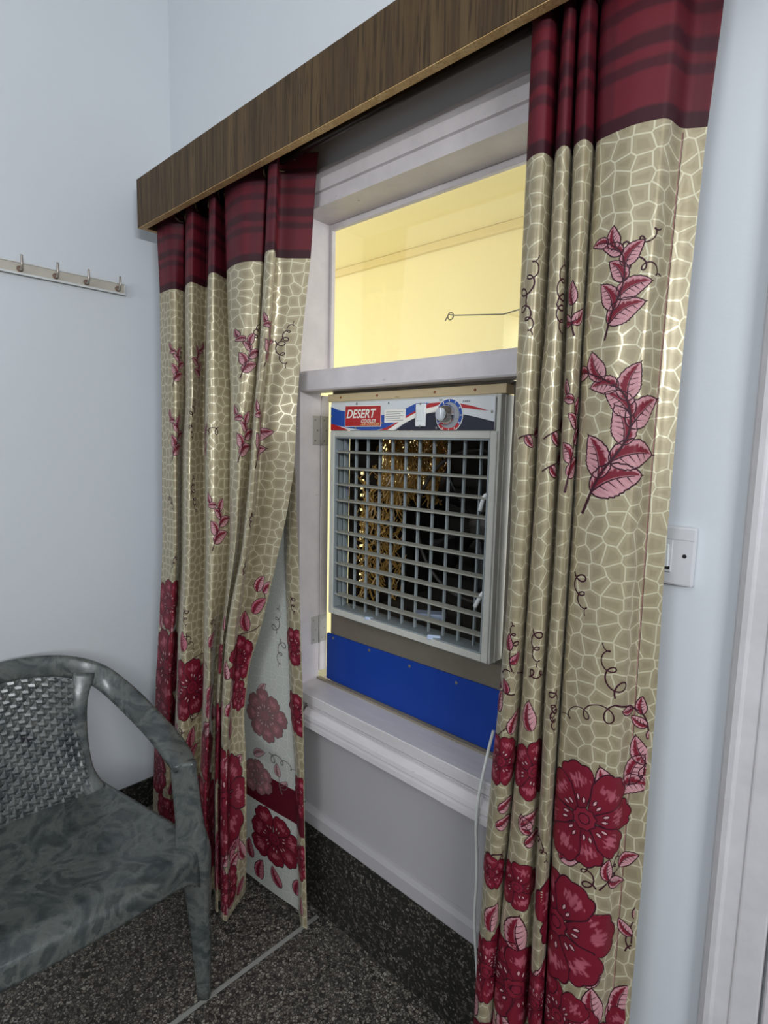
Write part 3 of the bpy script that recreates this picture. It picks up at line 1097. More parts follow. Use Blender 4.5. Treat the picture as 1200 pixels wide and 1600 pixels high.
right_lines = [Ln(off(R0, 5), -.108, -.112), Ln(off(R0, 1), -.122, -.126), Ln(lerp_line(R0, R1, .28), -.136, -.142), Ln(lerp_line(R0, R1, .62), -.131, -.138), Ln(lerp_line(R0, R1, .9), -.106, -.112), Ln(off(R1, -1), -.092, -.098),
               Ln(off(R1, 1), -.122, -.126), Ln(lerp_line(R1, R2, .38), -.133, -.138), Ln(lerp_line(R1, R2, .75), -.120, -.126), Ln(off(R2, -1), -.090, -.096),
               Ln(off(R2, 1), -.120, -.126), Ln(lerp_line(R2, R3, .42), -.130, -.136), Ln(lerp_line(R2, R3, .78), -.112, -.118), Ln(off(R3, -1), -.085, -.09),
               Ln(off(R3, 2), -.108, -.116), Ln(lerp_line(R3, R4, .12), -.116, -.124), Ln(lerp_line(R3, R4, .32), -.120, -.128), Ln(lerp_line(R3, R4, .52), -.114, -.118),
               Ln(lerp_line(R3, R4, .64), -.104, -.106), Ln(lerp_line(R3, R4, .76), -.066, -.080), Ln(lerp_line(R3, R4, .88), -.052, -.072), Ln(R4, -.042, -.066)]
cur_r = empty('curtain', (-0.42, -.11, 0.04), 'floral satin curtain with burgundy header, hanging between the air cooler and the switch plate', 'curtain', 'pair of floral window curtains')
SRT = Sheet(right_lines, 0.04, ZTOP, nz=190, nspan=9, u0=1.7)
jb = int(np.argmin(np.abs(SRT.zs - ZB)))
ZBR = float(SRT.zs[jb])
SRT.mesh('cloth', 'cloth', cur_r, -9, ZBR)
SRT.mesh('header_band', 'header', cur_r, ZBR, 9)

# ---- printed motifs, anchored where the photograph shows them
pr = Print(SRT.u[0] + .001, SRT.u[-1] - .006, 0.05, ZBR - 0.004)
A = SRT.pick
pr.spray(A(944, 533), 0.155, 0.16, 1, 8, 1, seed=1, big=1.05)
pr.curl(A(872, 470), math.radians(80), 0.075, 3, -1)
pr.curl(A(870, 470), math.radians(-70), 0.06, 3, 1)
pr.sprig(A(896, 522), 0.05, math.radians(95), 3, 3)
pr.curl(A(820, 470), math.radians(75), 0.075, 3, 1)
pr.curl(A(820, 475), math.radians(-75), 0.06, 3, -1)
pr.spray(A(909, 803), 0.24, 0.30, 1, 10, 0, seed=20, big=1.0)
pr.spray(A(880, 775), 0.17, 0.12, 1, 7, 0, seed=40, big=0.8)
pr.sprig(A(846, 690), 0.05, math.radians(20), 2, 5)
pr.sprig(A(843, 740), 0.045, math.radians(20), 2, 6)
pr.sprig(A(806, 690), 0.04, math.radians(10), 2, 7)
pr.curl(A(895, 898), math.radians(-70), 0.075, 3, 1)
pr.curl(A(828, 985), math.radians(-80), 0.07, 3, 1)
pr.curl(A(960, 1095), math.radians(105), 0.095, 3, -1)
pr.curl(A(962, 1105), math.radians(205), 0.105, 3, 1, 0.0024)
pr.curl(A(870, 1075), math.radians(-95), 0.06, 3, -1)
q = pr.stem([A(960, 1104), A(990, 1108), A(1010, 1130), A(1012, 1190), A(985, 1225), A(960, 1250)], 0.0034)
for k, (i, da, L) in enumerate(((8, 0.5, .028), (13, -0.6, .03), (17, 0.9, .03), (20, -0.7, .032), (25, 0.7, .05), (29, -0.8, .055), (33, 0.6, .06))):
    i = min(i, len(q) - 2)
    tg = q[i] - q[i + 1]
    pr.leaf(q[i], math.atan2(tg[1], tg[0]) + da, L, .58, .1, 1.0, 0, 60 + k)
pr.leaf(A(966, 1245), math.radians(125), .066, .6, .1, 1.2, 0, 71)
pr.leaf(A(972, 1240), math.radians(10), .062, .55, .1, 1.2, 0, 72)
pr.flower(A(912, 1277), 0.092, 8, 0.2, 2.0, 1)
pr.flower(A(866, 1440), 0.108, 7, 0.15, 2.0, 2)
pr.flower(A(806, 1548), 0.09, 7, 0.5, 2.0, 3)
pr.flower(A(868, 1590), 0.07, 7, 0.1, 2.0, 4)
pr.flower(A(834, 1205), 0.062, 6, 0.4, 2.0, 5)
pr.flower(A(780, 1190), 0.052, 6, 0.1, 2.0, 6)
pr.flower(A(808, 1385), 0.05, 5, 0.1, 2.0, 7)
pr.flower(A(765, 1365), 0.035, 5, 0.6, 2.0, 8)
pr.flower(A(756, 1520), 0.075, 7, 0.6, 2.0, 9)
pr.sprig(A(935, 1395), 0.055, math.radians(40), 3, 80)
pr.curl(A(930, 1390), math.radians(120), 0.07, 3, 1)
pr.leaf(A(872, 1345), math.radians(35), .05, .6, .1, 1.1, 0, 83)
pr.sprig(A(985, 1480), 0.05, math.radians(80), 3, 84)
pr.curl(A(975, 1490), math.radians(75), 0.08, 3, -1)
for k, (x, y, a, L) in enumerate(((775, 1270, 20, .045), (775, 1290, 10, .045), (815, 1290, 30, .05), (820, 1320, 10, .05), (800, 1150, 60, .05), (830, 1145, 100, .055), (775, 1110, 80, .045),
                                  (765, 1460, 80, .06), (812, 1490, 95, .075), (880, 1560, 150, .06), (935, 1600, 105, .07), (965, 1590, 80, .07), (830, 1300, 120, .04), (915, 1545, 60, .05))):
    pr.leaf(A(x, y), math.radians(a), L, .58, .1, 1.1, 0, 90 + k)
for k, (x, y, a, L) in enumerate(((840, 1300, -60, .06), (790, 1330, 200, .06), (800, 1010, 95, .05), (826, 1055, 15, .05), (950, 1370, 60, .05), (860, 1110, -80, .05))):
    pr.curl(A(x, y), math.radians(a), L, 3, 1 if k % 2 else -1)
pr.stem([A(770, 1045), A(792, 1052), A(812, 1075), A(800, 1130), A(775, 1150)], 0.003)
pr.sprig(A(800, 1048), .04, math.radians(100), 2, 130, tone=1)
pr.sprig(A(806, 1085), .04, math.radians(170), 2, 131, tone=1)
# fill of leaves where the pattern thickens toward the hem
for k in range(46):
    u = rng.uniform(SRT.u[0], SRT.u[-1]); v = rng.uniform(0.06, 0.42)
    if k % 4 == 0:
        pr.flower(np.array([u, v]), rng.uniform(.05, .085), 7, rng.uniform(0, 1), 1.6, 200 + k)
    else:
        pr.leaf(np.array([u, v]), rng.uniform(0.5, 2.6), rng.uniform(.045, .07), .58, .1, 0.6, 0, 200 + k)
for du_ in (.030, .0315):
    vv_ = np.linspace(.05, ZBR - .006, 200)
    pr.ribbon(np.stack([np.full(200, SRT.u[-1] - du_), vv_], -1), .0007, 'rose' if du_ > .031 else 'dark', .3)
pr.build(SRT, cur_r)

pl = Print(SL.u[0] + .001, SL.u[-1] - .004, 0.06, ZBL - 0.004)
A = SL.pick
for k, (x, y, H, fl) in enumerate(((268, 603, .125, 1), (315, 600, .11, -1), (372, 590, .12, 1), (413, 575, .12, 1), (266, 722, .15, 1), (370, 722, .14, 1), (402, 730, .16, 1), (333, 858, .15, 1), (318, 720, .1, -1))):
    pl.spray(A(x, y), H, .22, fl, 7, 0, seed=300 + 10 * k, big=1.1)
for k, (x, y, a, L) in enumerate(((440, 530, 60, .06), (432, 535, -65, .08), (395, 530, 60, .05), (390, 545, -80, .05), (285, 560, 70, .05), (303, 650, 80, .06), (303, 665, -80, .05), (345, 665, 200, .07), (303, 770, 80, .06),
                                  (305, 780, -70, .05), (262, 775, -60, .06), (278, 870, -110, .05), (335, 965, -60, .06), (285, 950, -80, .06), (292, 990, -60, .07), (395, 800, -85, .05), (330, 1020, 60, .06),
                                  (300, 1130, 40, .07), (290, 1145, 200, .06), (325, 1200, -70, .06), (380, 900, 80, .05), (440, 900, -80, .05))):
    pl.curl(A(x, y), math.radians(a), L, 3, 1 if k % 2 else -1)
for k, (x, y, R) in enumerate(((262, 945, .085), (258, 1045, .13), (303, 1072, .10), (375, 1030, .075), (262, 1130, .09), (340, 1165, .115), (352, 1255, .14), (320, 1270, .09), (345, 1030, .05),
                               (285, 1400, .07), (375, 1085, .05), (255, 1270, .06), (300, 1350, .06))):
    pl.flower(A(x, y), R, 7, 0.3 * k, 2.0, 400 + k)
for k, (x, y, a, L) in enumerate(((285, 1020, 100, .06), (330, 1010, 60, .05), (350, 985, 110, .05), (395, 960, 60, .06), (400, 925, 80, .05), (412, 925, 50, .05), (385, 985, 110, .06), (330, 1100, 80, .06),
                                  (360, 1120, 60, .06), (300, 1170, 80, .06), (345, 1215, 70, .07), (365, 1210, 50, .07), (372, 1300, 200, .08), (350, 1345, 60, .07), (370, 1400, 150, .08), (345, 1420, 120, .07),
                                  (325, 1420, 60, .07), (360, 1435, 100, .05), (335, 1390, 80, .07), (250, 1210, 70, .06), (250, 1240, 110, .05), (270, 1080, 60, .05), (355, 1060, 100, .05))):
    pl.leaf(A(x, y), math.radians(a), L, .58, .1, 1.0, k % 3 == 0, 450 + k)
for pts in (((322, 1090), (335, 1045), (345, 1010), (352, 990)), ((365, 1010), (395, 985), (415, 950), (410, 915), (398, 905)), ((280, 1045), (300, 1030), (318, 1035), (335, 1060))):
    pl.stem([A(*p) for p in pts], .003)
for k in range(12):
    pl.flower(np.array([rng.uniform(SL.u[0], SL.u[-1]), rng.uniform(.1, .55)]), rng.uniform(.05, .085), 7, k * .4, .9, 700 + k)
for k in range(110):
    u = rng.uniform(SL.u[0], SL.u[-1]); v = rng.uniform(0.06, 0.78) if k % 3 else rng.uniform(.06, .4)
    pl.leaf(np.array([u, v]), rng.uniform(0.5, 2.6), rng.uniform(.045, .07), .58, .1, 0.5, k % 3 == 0, 500 + k)
pl.build(SL, cur_l)

# reverse side: the same print showing through, paler; and the hem strip
pv = Print(SR.u[0], SR.u[kf] - .001, 0.06, 1.45, fade=0.2)
A = SR.pick
pv.flower(A(415, 1117), 0.078, 8, .2, 1.5, 600)
pv.flower(A(400, 1212), 0.055, 7, .5, 1.5, 601)
pv.curl(A(430, 990), math.radians(80), .09, 3, 1)
pv.curl(A(436, 1000), math.radians(-100), .09, 3, 1)
pv.curl(A(420, 1175), math.radians(-10), .09, 3, -1)
pv.leaf(A(405, 1085), math.radians(60), .05, .5, .1, 1, 0, 610)
pv.leaf(A(398, 1180), math.radians(30), .05, .5, .1, 1, 0, 611)
pv.sprig(A(440, 1240), .05, math.radians(100), 2, 612)
pv.build(SR, cur_l, 'reverse_print')
ph = Print(SR.u[0], SR.u[-1] - .003, 0.045, 1.45)
ph.flower(A(458, 1012), 0.055, 7, .2, 1.5, 620)
ph.flower(A(463, 1115), 0.06, 7, .5, 1.5, 621)
ph.curl(A(452, 930), math.radians(-80), .05, 3, 1)
ph.flower(A(425, 1310), 0.088, 7, .3, 1.5, 622)
ph.flower(A(468, 1250), 0.06, 6, .3, 1.5, 623)
ph.flower(A(470, 1350), 0.05, 6, .3, 1.5, 624)
ph.leaf(A(405, 1375), math.radians(80), .07, .5, .1, 1, 1, 625)
ph.leaf(A(395, 1340), math.radians(100), .06, .5, .1, 1, 1, 626)
ph.leaf(A(440, 1390), math.radians(120), .06, .5, .1, 1, 1, 627)
ph.leaf(A(460, 1400), math.radians(70), .06, .5, .1, 1, 1, 628)
ph.leaf(A(472, 1430), math.radians(95), .05, .5, .1, 1, 0, 629)
# the crimson band at the turn of the hem
za, zb_ = A(420, 1262)[1], A(420, 1212)[1]
uu, vv = np.meshgrid(np.linspace(SR.u[0], SR.u[-1] - .004, 70), np.linspace(za, zb_, 12))
ph.patch(np.stack([uu, vv], -1), INK['deep'], 1.2)
ph.build(SR, cur_l)

# eyelets on the header bands, on the rod's line
p = ony(465, 238, -0.055)
eyelet((p[0], p[1] - 0.004, p[2]), (1, -0.35, 0), cur_l)
for sh, cu in ((SL, cur_l), (SRT, cur_r)):
    jt = int(np.argmin(np.abs(sh.zs - 2.108)))
    row = sh.S[jt]
    cross = np.where(np.diff(np.sign(row[:, 1] - ROD_Y)) != 0)[0]
    for i in cross[:12]:
        eyelet(row[i], sh.N[jt, i], cu)

# ================================================================== WINDOW AIR COOLER
YC = 0.020                                              # front plane of the case
CX0, CX1, CZ0, CZ1 = -1.213, -0.672, 0.918, 1.511
cool = empty('air_cooler', ((CX0 + CX1) / 2, 0.07, CZ0), 'grey metal desert air cooler with louvred grille, set in the window opening', 'air cooler')
zp0 = float(ony(640, 673, YC)[2])                       # bottom of the control strip
RIM = 0.017
YCB = 0.077


def ring(name, x0, x1, z0, z1, w, y0, y1, mat, parent, bev=0.001):
    bm = bmesh.new()
    for lo, hi in (((x0, y0, z0), (x0 + w, y1, z1)), ((x1 - w, y0, z0), (x1, y1, z1)),
                   ((x0 + w, y0, z0), (x1 - w, y1, z0 + w)), ((x0 + w, y0, z1 - w), (x1 - w, y1, z1))):
        bm_box(bm, lo, hi, bev)
    return from_bm(name, bm, mat, parent)


case = boxes('case', [((CX0, YC + .004, CZ0), (CX0 + .010, YCB, CZ1)), ((CX1 - .010, YC + .004, CZ0), (CX1, YCB, CZ1)),
                      ((CX0 + .010, YC + .004, CZ0), (CX1 - .010, YCB, CZ0 + .010)), ((CX0 + .010, YC + .004, CZ1 - .008), (CX1 - .010, YCB, CZ1))], 'case', cool, 0.001)
box('case_seam', (CX1, YC + 0.022, CZ0), (CX1 + 0.0015, YC + 0.025, CZ1), 'case', case, bev=0)
gf = ring('grille_frame', CX0 + .001, CX1 - .004, CZ0 + .001, zp0, RIM, YC, YC + .012, 'case', cool, 0.0015)
ring('inner_lip', CX0 + .010 + .008, CX1 - .010 - .012, CZ0 + .018, zp0 - .017, 0.004, YC + .002, YC + .055, 'bar', gf, 0.0005)
# louvre fins: ten horizontal blades, each its own piece
gx0, gx1, gz0, gz1 = CX0 + .022, CX1 - .026, CZ0 + .022, zp0 - .021
fin_py = [705.3, 730.7, 756, 780.7, 805.3, 830, 854.7, 878.7, 903.3, 927.3]
fz = [float(ony(526, y, YC + .008)[2]) for y in fin_py]
fz = list(np.linspace(fz[0], fz[-1], 10))
fm = None
for z in fz:
    prof = [(YC + .004, z - .0032), (YC + .0055, z - .0042), (YC + .0215, z + .0010), (YC + .0215, z + .0028), (YC + .0055, z + .0004), (YC + .004, z - .0004)]
    extrude_profile('fin', prof, 'x', gx0, gx1, 'fin', cool)
    tube('pivot', [(gx0 - .003, YC + .006, z), (gx0 + .007, YC + .006, z)], 0.0035, 'bar', bpy.context.scene.objects[COL.objects[-1].name], 6)
# vertical bars behind the fins
bar_px = [540, 556.7, 575, 594, 614, 635, 656.7, 679, 703, 727, 753]
bx_ = [float(ony(x, 690, YC + .030)[0]) for x in bar_px]
bx_ = list(np.linspace(bx_[0], bx_[-1], len(bx_)))
for x in bx_:
    box('bar', (x - .0024, YC + .026, gz0), (x + .0024, YC + .034, gz1), 'bar', cool, bev=0.0008)
tube('link_rod', [(gx0 + .003, YC + .0125, gz0 + .03 + .001), (gx0 - .0005, YC + .0125, gz0 + .2), (gx0 + .003, YC + .0125, gz1 - .04)], 0.0012, 'dark_metal', cool, 6)
# two curved white levers at the end of the fins
for (a, b, c) in (((767, 768), (756, 778), (750, 798)), ((760, 922), (752, 930), (742, 948))):
    P = [ony(*a, YC + .016), ony(*b, YC + .010), ony(*c, YC + .012)]
    tube('lever', crom(P, 6), [0.003] * 4 + [0.005] * 9, 'white_plastic', cool, 8)
# control strip
x0p, x1p, z0p, z1p = CX0 + .002, CX1 - .012, zp0 + .001, CZ1 - .004
cp = box('control_panel', (x0p, YC + .001, z0p), (x1p, YC + .012, z1p), 'p_white', cool, bev=0.0008)


def pan(X, Y):
    """coordinates read off a 3x crop of the strip -> panel plane"""
    s = (X - 238) / (1030 - 238)
    yt = 205 - 35 * s
    t = 1 - (Y - yt) / (337 - yt)
    return x0p + s * (x1p - x0p), z0p + t * (z1p - z0p)


def decal(name, pts, mat, parent, lift=0.0, raw=False, th=0.0004):
    q = pts if raw else [pan(*p) for p in pts]
    q = [(min(max(x, x0p + .0005), x1p - .0005), min(max(z, z0p + .0005), z1p - .0005)) for x, z in q]
    return extrude_profile(name, q, 'y', YC + .001 - lift - th, YC + .001 - lift, mat, parent)


def sm(pts):
    return [tuple(p) for p in crom(np.array(pts, float), 6)]


decal('blue_wave', sm([(238, 222), (300, 240), (400, 245), (500, 262), (600, 250), (700, 204)]) + sm([(760, 202), (680, 250), (560, 320), (500, 336)]) + [(420, 336), (330, 322), (238, 306)], 'p_blue', cp, .0000)
decal('red_wave', [(238, 306)] + sm([(250, 306), (300, 320), (345, 336)]) + [(238, 337)], 'p_red', cp, .0002)
decal('red_wave', sm([(520, 337), (590, 306), (660, 262), (760, 204)]) + sm([(830, 198), (720, 250), (640, 290), (585, 337)]), 'p_red', cp, .0002)
decal('white_wave', sm([(560, 337), (640, 284), (740, 232), (830, 215)]) + sm([(845, 235), (740, 258), (650, 300), (590, 337)]), 'p_cream', cp, .0004)
decal('navy_hill', [(592, 337)] + sm([(600, 337), (660, 295), (740, 258), (820, 248), (920, 262), (1030, 295)]) + [(1030, 337)], 'p_navy', cp, .0006)
decal('red_flash', sm([(880, 204), (940, 218), (1005, 242)]) + sm([(960, 236), (900, 226), (870, 222)]), 'p_red', cp, .0006)
bd = decal('badge_border', [(326, 216), (528, 212), (528, 318), (326, 320)], 'p_cream', cp, .0008)
bd2 = decal('brand_badge', [(329, 219), (525, 215), (525, 315), (329, 317)], 'p_red', cp, .0011)
lb = decal('spec_label', [(545, 236), (651, 232), (651, 296), (545, 300)], 'p_cream', cp, .0008)
for k in range(5):
    y = 246 + k * 10.5
    decal('label_line', [(553, y), (640 - 14 * (k % 2), y - 3), (640 - 14 * (k % 2), y - .2), (553, y + 2.8)], 'p_grey', lb, .0012, th=.0002)


def text(name, body, X, Y, h, mat, parent, lift, width=None, shear=0.25, bold=0.0):
    cu = bpy.data.curves.new(name, 'FONT')
    cu.body = body
    cu.size = 1.0
    cu.shear = shear
    cu.offset = bold
    cu.extrude = 0.0
    to = bpy.data.objects.new(name, cu)
    COL.objects.link(to)
    bpy.context.view_layer.update()
    me = bpy.data.meshes.new_from_object(to.evaluated_get(bpy.context.evaluated_depsgraph_get()))
    bpy.data.objects.remove(to)
    co = np.array([v.co[:] for v in me.vertices])
    w, hh = np.ptp(co[:, 0]), np.ptp(co[:, 1])
    ox, oz = pan(X, Y)
    sx = (width / w) if width else h / hh
    sz = h / hh
    co2 = np.stack([ox + (co[:, 0] - co[:, 0].min()) * sx, np.full(len(co), YC + .001 - lift), oz + (co[:, 1] - co[:, 1].min()) * sz], -1)
    me.vertices.foreach_set('co', co2.reshape(-1))
    me.materials.clear()
    me.update()
    return link(name, me, mat, parent)


wx = lambda d: d / (1030 - 238) * (x1p - x0p)
hz = lambda d: d / 148 * (z1p - z0p)
text('brand_lettering', 'DESERT', 336, 278, hz(46), 'p_cream', bd2, .0016, wx(166), .28, .02)
text('brand_lettering', 'COOLER', 420, 299, hz(17), 'p_cream', bd2, .0016, wx(80), .28, .015)
text('brand_lettering', 'AIR COOLER', 418, 313, hz(12), 'p_gold', bd2, .0016, wx(102), .28, .015)
text('dial_lettering', 'FAN', 905, 201, hz(9), 'black', cp, .0012, wx(27), 0)
text('switch_lettering', 'SW', 804, 194, hz(9), 'black', cp, .0012, wx(15), 0)
text('switch_lettering', 'I', 563, 207, hz(9), 'black', cp, .0012, wx(4), 0)
# rocker switch
sx0, sz0 = pan(703, 318)
sx1, sz1 = pan(748, 206)
sw = box('rocker_switch', (sx0, YC - .0045, sz0), (sx1, YC + .0008, sz1), 'white_plastic', cool, bev=0.0012)
zc_ = (sz0 + sz1) / 2
box('rocker', (sx0 + .006, YC - .008, zc_ - .014), (sx1 - .006, YC - .0046, zc_ + .014), 'white_plastic', sw, bev=0.0015, rot=Matrix.Rotation(0.12, 3, 'X'))
for dz in (-.029, .029):
    lathe('screw', [(0.0028, 0), (0.0022, 0.001)], ((sx0 + sx1) / 2, YC - .0046, zc_ + dz * .9), (0, -1, 0), 'screw', sw, 10)
# speed dial
kx, kz = pan(849, 264)
rk = wx(58)
cyr = lambda r: [(kx + r * math.cos(t), kz + r * math.sin(t)) for t in np.linspace(0, 2 * math.pi, 33)[:-1]]
dl = decal('speed_dial', cyr(rk), 'p_cream', cp, .0010, True)
decal('dial_ring', cyr(rk * .95), 'p_blue', dl, .0014, True, .0003)
arc = [(kx + rk * .95 * math.cos(t), kz + rk * .95 * math.sin(t)) for t in np.linspace(math.radians(215), math.radians(325), 14)]
decal('dial_red', arc + [(kx, kz)], 'p_red', dl, .0018, True, .0002)
decal('dial_face', cyr(rk * .76), 'p_grey', dl, .0022, True, .0003)
for k in range(12):
    t = 2 * math.pi * k / 12
    q = [(kx + rk * r * math.cos(t + d), kz + rk * r * math.sin(t + d)) for r, d in ((.8, -.03), (.92, -.03), (.92, .03), (.8, .03))]
    decal('dial_tick', q, 'p_cream', dl, .0022, True, .0002)
kn = lathe('dial_knob', [(rk * .62, 0), (rk * .62, .004), (rk * .5, .010), (rk * .46, .018), (rk * .38, .022), (rk * .2, .0235), (0.0005, .0238)], (kx - wx(10), YC - .0015, kz + hz(4)), (0, -1, 0), 'chrome', cool, 28)
box('pointer', (kx - wx(10) - .002, YC - .0265, kz + hz(4) - rk * .36), (kx - wx(10) + .002, YC - .0235, kz + hz(4) + rk * .36), 'chrome', kn, bev=0.0008)
for X, Y in ((244, 268), (393, 206), (387, 326), (795, 325), (1019, 246), (531, 300)):
    px_, pz_ = pan(X, Y)
    lathe('screw', [(0.003, 0), (0.0026, 0.0012), (0.001, .0016)], (px_, YC + .0004, pz_), (0, -1, 0), 'screw', cool, 10)

# body outside the window: tank, sheets, wood-wool pads, fan
YB0, YB1 = 0.100, 0.560
bx0, bx1, bz0, bz1 = CX0 - .004, CX1 + .006, CZ0 - .06, CZ1 - .01
slotz = np.arange(0.985, 1.315, 0.0216)
zt_ = bz1 - .004
sheet = [((bx0, YB0, zt_), (bx1, YB1, bz1)), ((bx1 - .004, YB0, bz0), (bx1, YB1, zt_)), ((bx0, YB1 - .004, bz0), (bx1, YB1, zt_)),
         ((bx0, YB0, bz0), (bx0 + .004, .141, zt_)), ((bx0, .159, bz0), (bx0 + .004, .232, zt_)), ((bx0, .515, bz0), (bx0 + .004, YB1, zt_)),
         ((bx0, .141, bz0), (bx0 + .004, .159, .985)), ((bx0, .232, bz0), (bx0 + .004, .515, 1.27)), ((bx0, .232, 1.445), (bx0 + .004, .515, zt_)),
         ((bx0, YB0, bz0), (bx0 + .003, YB0 + .003, zt_))]
for z in slotz:
    sheet.append(((bx0, .141, float(z) + .0085), (bx0 + .004, .159, float(z) + .0216)))
sheet.append(((bx0, .141, float(slotz[-1]) + .0216), (bx0 + .004, .159, zt_)))
boxes('body', sheet, 'dark_metal', cool)
boxes('water_tank', [((bx0 + .006, YB0, bz0), (bx1 - .006, YB1 - .006, bz0 + .05))], 'cooler_tank', cool, .003)
box('grille_backing', (CX0 + .012, YCB - .0005, CZ0 + .011), (CX1 - .012, YB0, CZ0 + .014), 'cooler_tank', cool, bev=0)
# wood-wool pad against the louvred side
V, Fc, nb = [], [], 0
for k in range(620):
    y = rng.uniform(.225, .52)
    z = rng.uniform(1.24, 1.45)
    if rng.random() < 0.22:
        y, z = rng.uniform(YB0 + .03, .30), rng.uniform(.95, 1.30)
    a = rng.normal(math.pi / 2, .5)
    L = rng.uniform(.05, .14)
    t = np.linspace(-.5, .5, 6)
    xx = bx0 + .010 + rng.uniform(0, .02) + .006 * np.sin(t * 9 + k)
    P = np.stack([xx, y + L * t * math.cos(a) + .008 * np.sin(t * 7 + k), z + L * t * math.sin(a)], -1)
    P[:, 1] = np.clip(P[:, 1], YB0 + .004, YB1 - .01)
    P[:, 2] = np.clip(P[:, 2], bz0 + .055, bz1 - .006)
    v, f = tube_mesh(P, rng.uniform(.0012, .0030), 4)
    V += v
    Fc += [tuple(i + nb for i in q) for q in f]
    nb += len(v)
tag(pyd('wood_wool', V, Fc, 'straw', cool), kind='stuff')
# fan
fc = np.array([(bx0 + bx1) / 2 + .03, 0.36, (CZ0 + zp0) / 2])
th = np.linspace(0, 2 * math.pi, 41)[:-1]
tube('fan_shroud', [fc + np.array([.215 * math.cos(t), -.06, .215 * math.sin(t)]) for t in th], .006, 'motor', cool, 6, True)
lathe('fan_hub', [(.034, 0), (.038, .004), (.038, .04), (.026, .05), (.001, .052)], fc, (0, -1, 0), 'motor', cool, 20)
lathe('fan_motor', [(.06, 0), (.065, .01), (.065, .09), (.05, .1)], fc + np.array([0, .11, 0]), (0, -1, 0), 'motor', cool, 20)
for k in range(5):
    a0 = 2 * math.pi * k / 5
    nr, ns = 8, 5
    P = []
    for i in range(nr):
        r = .036 + (.195 - .036) * i / (nr - 1)
        for j in range(ns):
            s = j / (ns - 1) - .5
            w = .55 * (.6 + .5 * i / (nr - 1))
            P.append(fc + np.array([r * math.cos(a0 + s * w), -.025 + .05 * s, r * math.sin(a0 + s * w)]))
    o = pyd('fan_blade', P, [tuple(q) for q in grid_faces(nr, ns)], 'fan', cool, True)
    sd = o.modifiers.new('thick', 'SOLIDIFY')
    sd.thickness = .002
# pale plastic float and clip lying on the tank lip behind the bars
P = onz(672, 957, CZ0 + .035)
box('float_box', (P[0] - .05, P[1] - .012, CZ0 + .012), (P[0] + .035, P[1] + .03, CZ0 + .032), 'pale_blue_plastic', cool, bev=0.004, rot=Matrix.Rotation(math.radians(32), 3, 'Z'))
P = onz(678, 998, CZ0 + .018)
box('clip', (P[0] - .017, P[1] - .005, CZ0 + .0145), (P[0] + .017, P[1] + .005, CZ0 + .027), 'pale_blue_plastic', cool, bev=0.003, rot=Matrix.Rotation(math.radians(30), 3, 'Z'))
P = onz(577, 967, CZ0 + .018)
box('clip', (P[0] - .013, P[1] - .004, CZ0 + .0145), (P[0] + .013, P[1] + .004, CZ0 + .023), 'pale_blue_plastic', cool, bev=0.003, rot=Matrix.Rotation(math.radians(30), 3, 'Z'))

# sheet under the cooler, blue cover panel with screws, packing strip over it
bd_ = box('backing_board', (XJ + .045, 0.0785, Z_SILL + .002), (XJR - .002, 0.086, CZ0 + .006), 'board', bev=0.001)
tag(bd_, 'grimy grey metal sheet filling the gap under the air cooler', 'metal sheet')
sf = box('side_light_block', (CX1 + .0075, .060, CZ0 + .007), (XJR - .001, .072, 1.540), 'board', bev=0.001)  # added strip, blocks the bright daylight between case and jamb
tag(sf, 'added dull metal strip blocking the bright gap beside the air cooler', 'metal strip')
bp = empty('cover_panel', (-0.95, .077, Z_SILL), 'flat royal blue sheet screwed below the air cooler, standing on the window sill', 'panel')
bq = [ony(511, 988, .075), ony(509, 1056, .075), ony(777, 1080, .075)]
zt0 = float(bq[0][2])
zt1 = float(ony(777, 1077, .075)[2])
xb0 = float(bq[0][0])
extrude_profile('sheet', [(xb0, Z_SILL + .0075), (XJR - .006, Z_SILL + .0075), (XJR - .006, zt1), (xb0 + .004, zt0), (xb0, zt0 - .004)], 'y', .0745, .0783, 'blue', bp)
for q in ((521, 997), (577, 1016), (640, 1041), (713, 1067)):
    P = ony(*q, .0745)
    lathe('screw', [(0.0045, 0), (0.0042, .0012), (.002, .0018)], (P[0], .0744, P[2]), (0, -1, 0), 'screw', bp, 12)
ps = empty('packing_strip', (-0.95, .05, CZ1), 'aged wooden packing strip wedged between transom and air cooler', 'wood strip')
box('strip_board', (XJ + .075, YC + .012, CZ1 + .001), (CX1 + .006, .068, 1.5325), 'raw', ps, bev=0.001)
box('leak_filler', (XJ + .075, .050, 1.5327), (CX1 + .006, .068, 1.5408), 'grime_bead', ps, bev=0)  # added behind the strip to block a light leak
for X in (532, 589, 679, 742):
    P = ony(X, 618 - (X - 560) * .045, YC + .011)
    lathe('nail', [(0.0034, 0), (0.003, .0012), (.001, .0016)], (P[0], YC + .0119, 1.5225), (0, -1, 0), 'rust_screw', ps, 10)

# ================================================================== WHITE CABLE over the sill
cp_ = [ony(771, 1142, .02), ony(765, 1165, -.01), ony(757, 1200, -.036), ony(748, 1245, -.053), ony(744, 1290, -.053), ony(745, 1330, -.046), ony(744.5, 1380, -.044), ony(742, 1420, -.040), ony(742, 1455, -.038), ony(745, 1510, -.030), ony(749, 1570, -.020)]
cp_ = [np.array([float(c) for c in p]) for p in cp_]
tag(tube('power_cable', crom(cp_, 6), 0.0034, 'cable', None, 8), 'white electric cable running down over the window sill edge', 'cable')

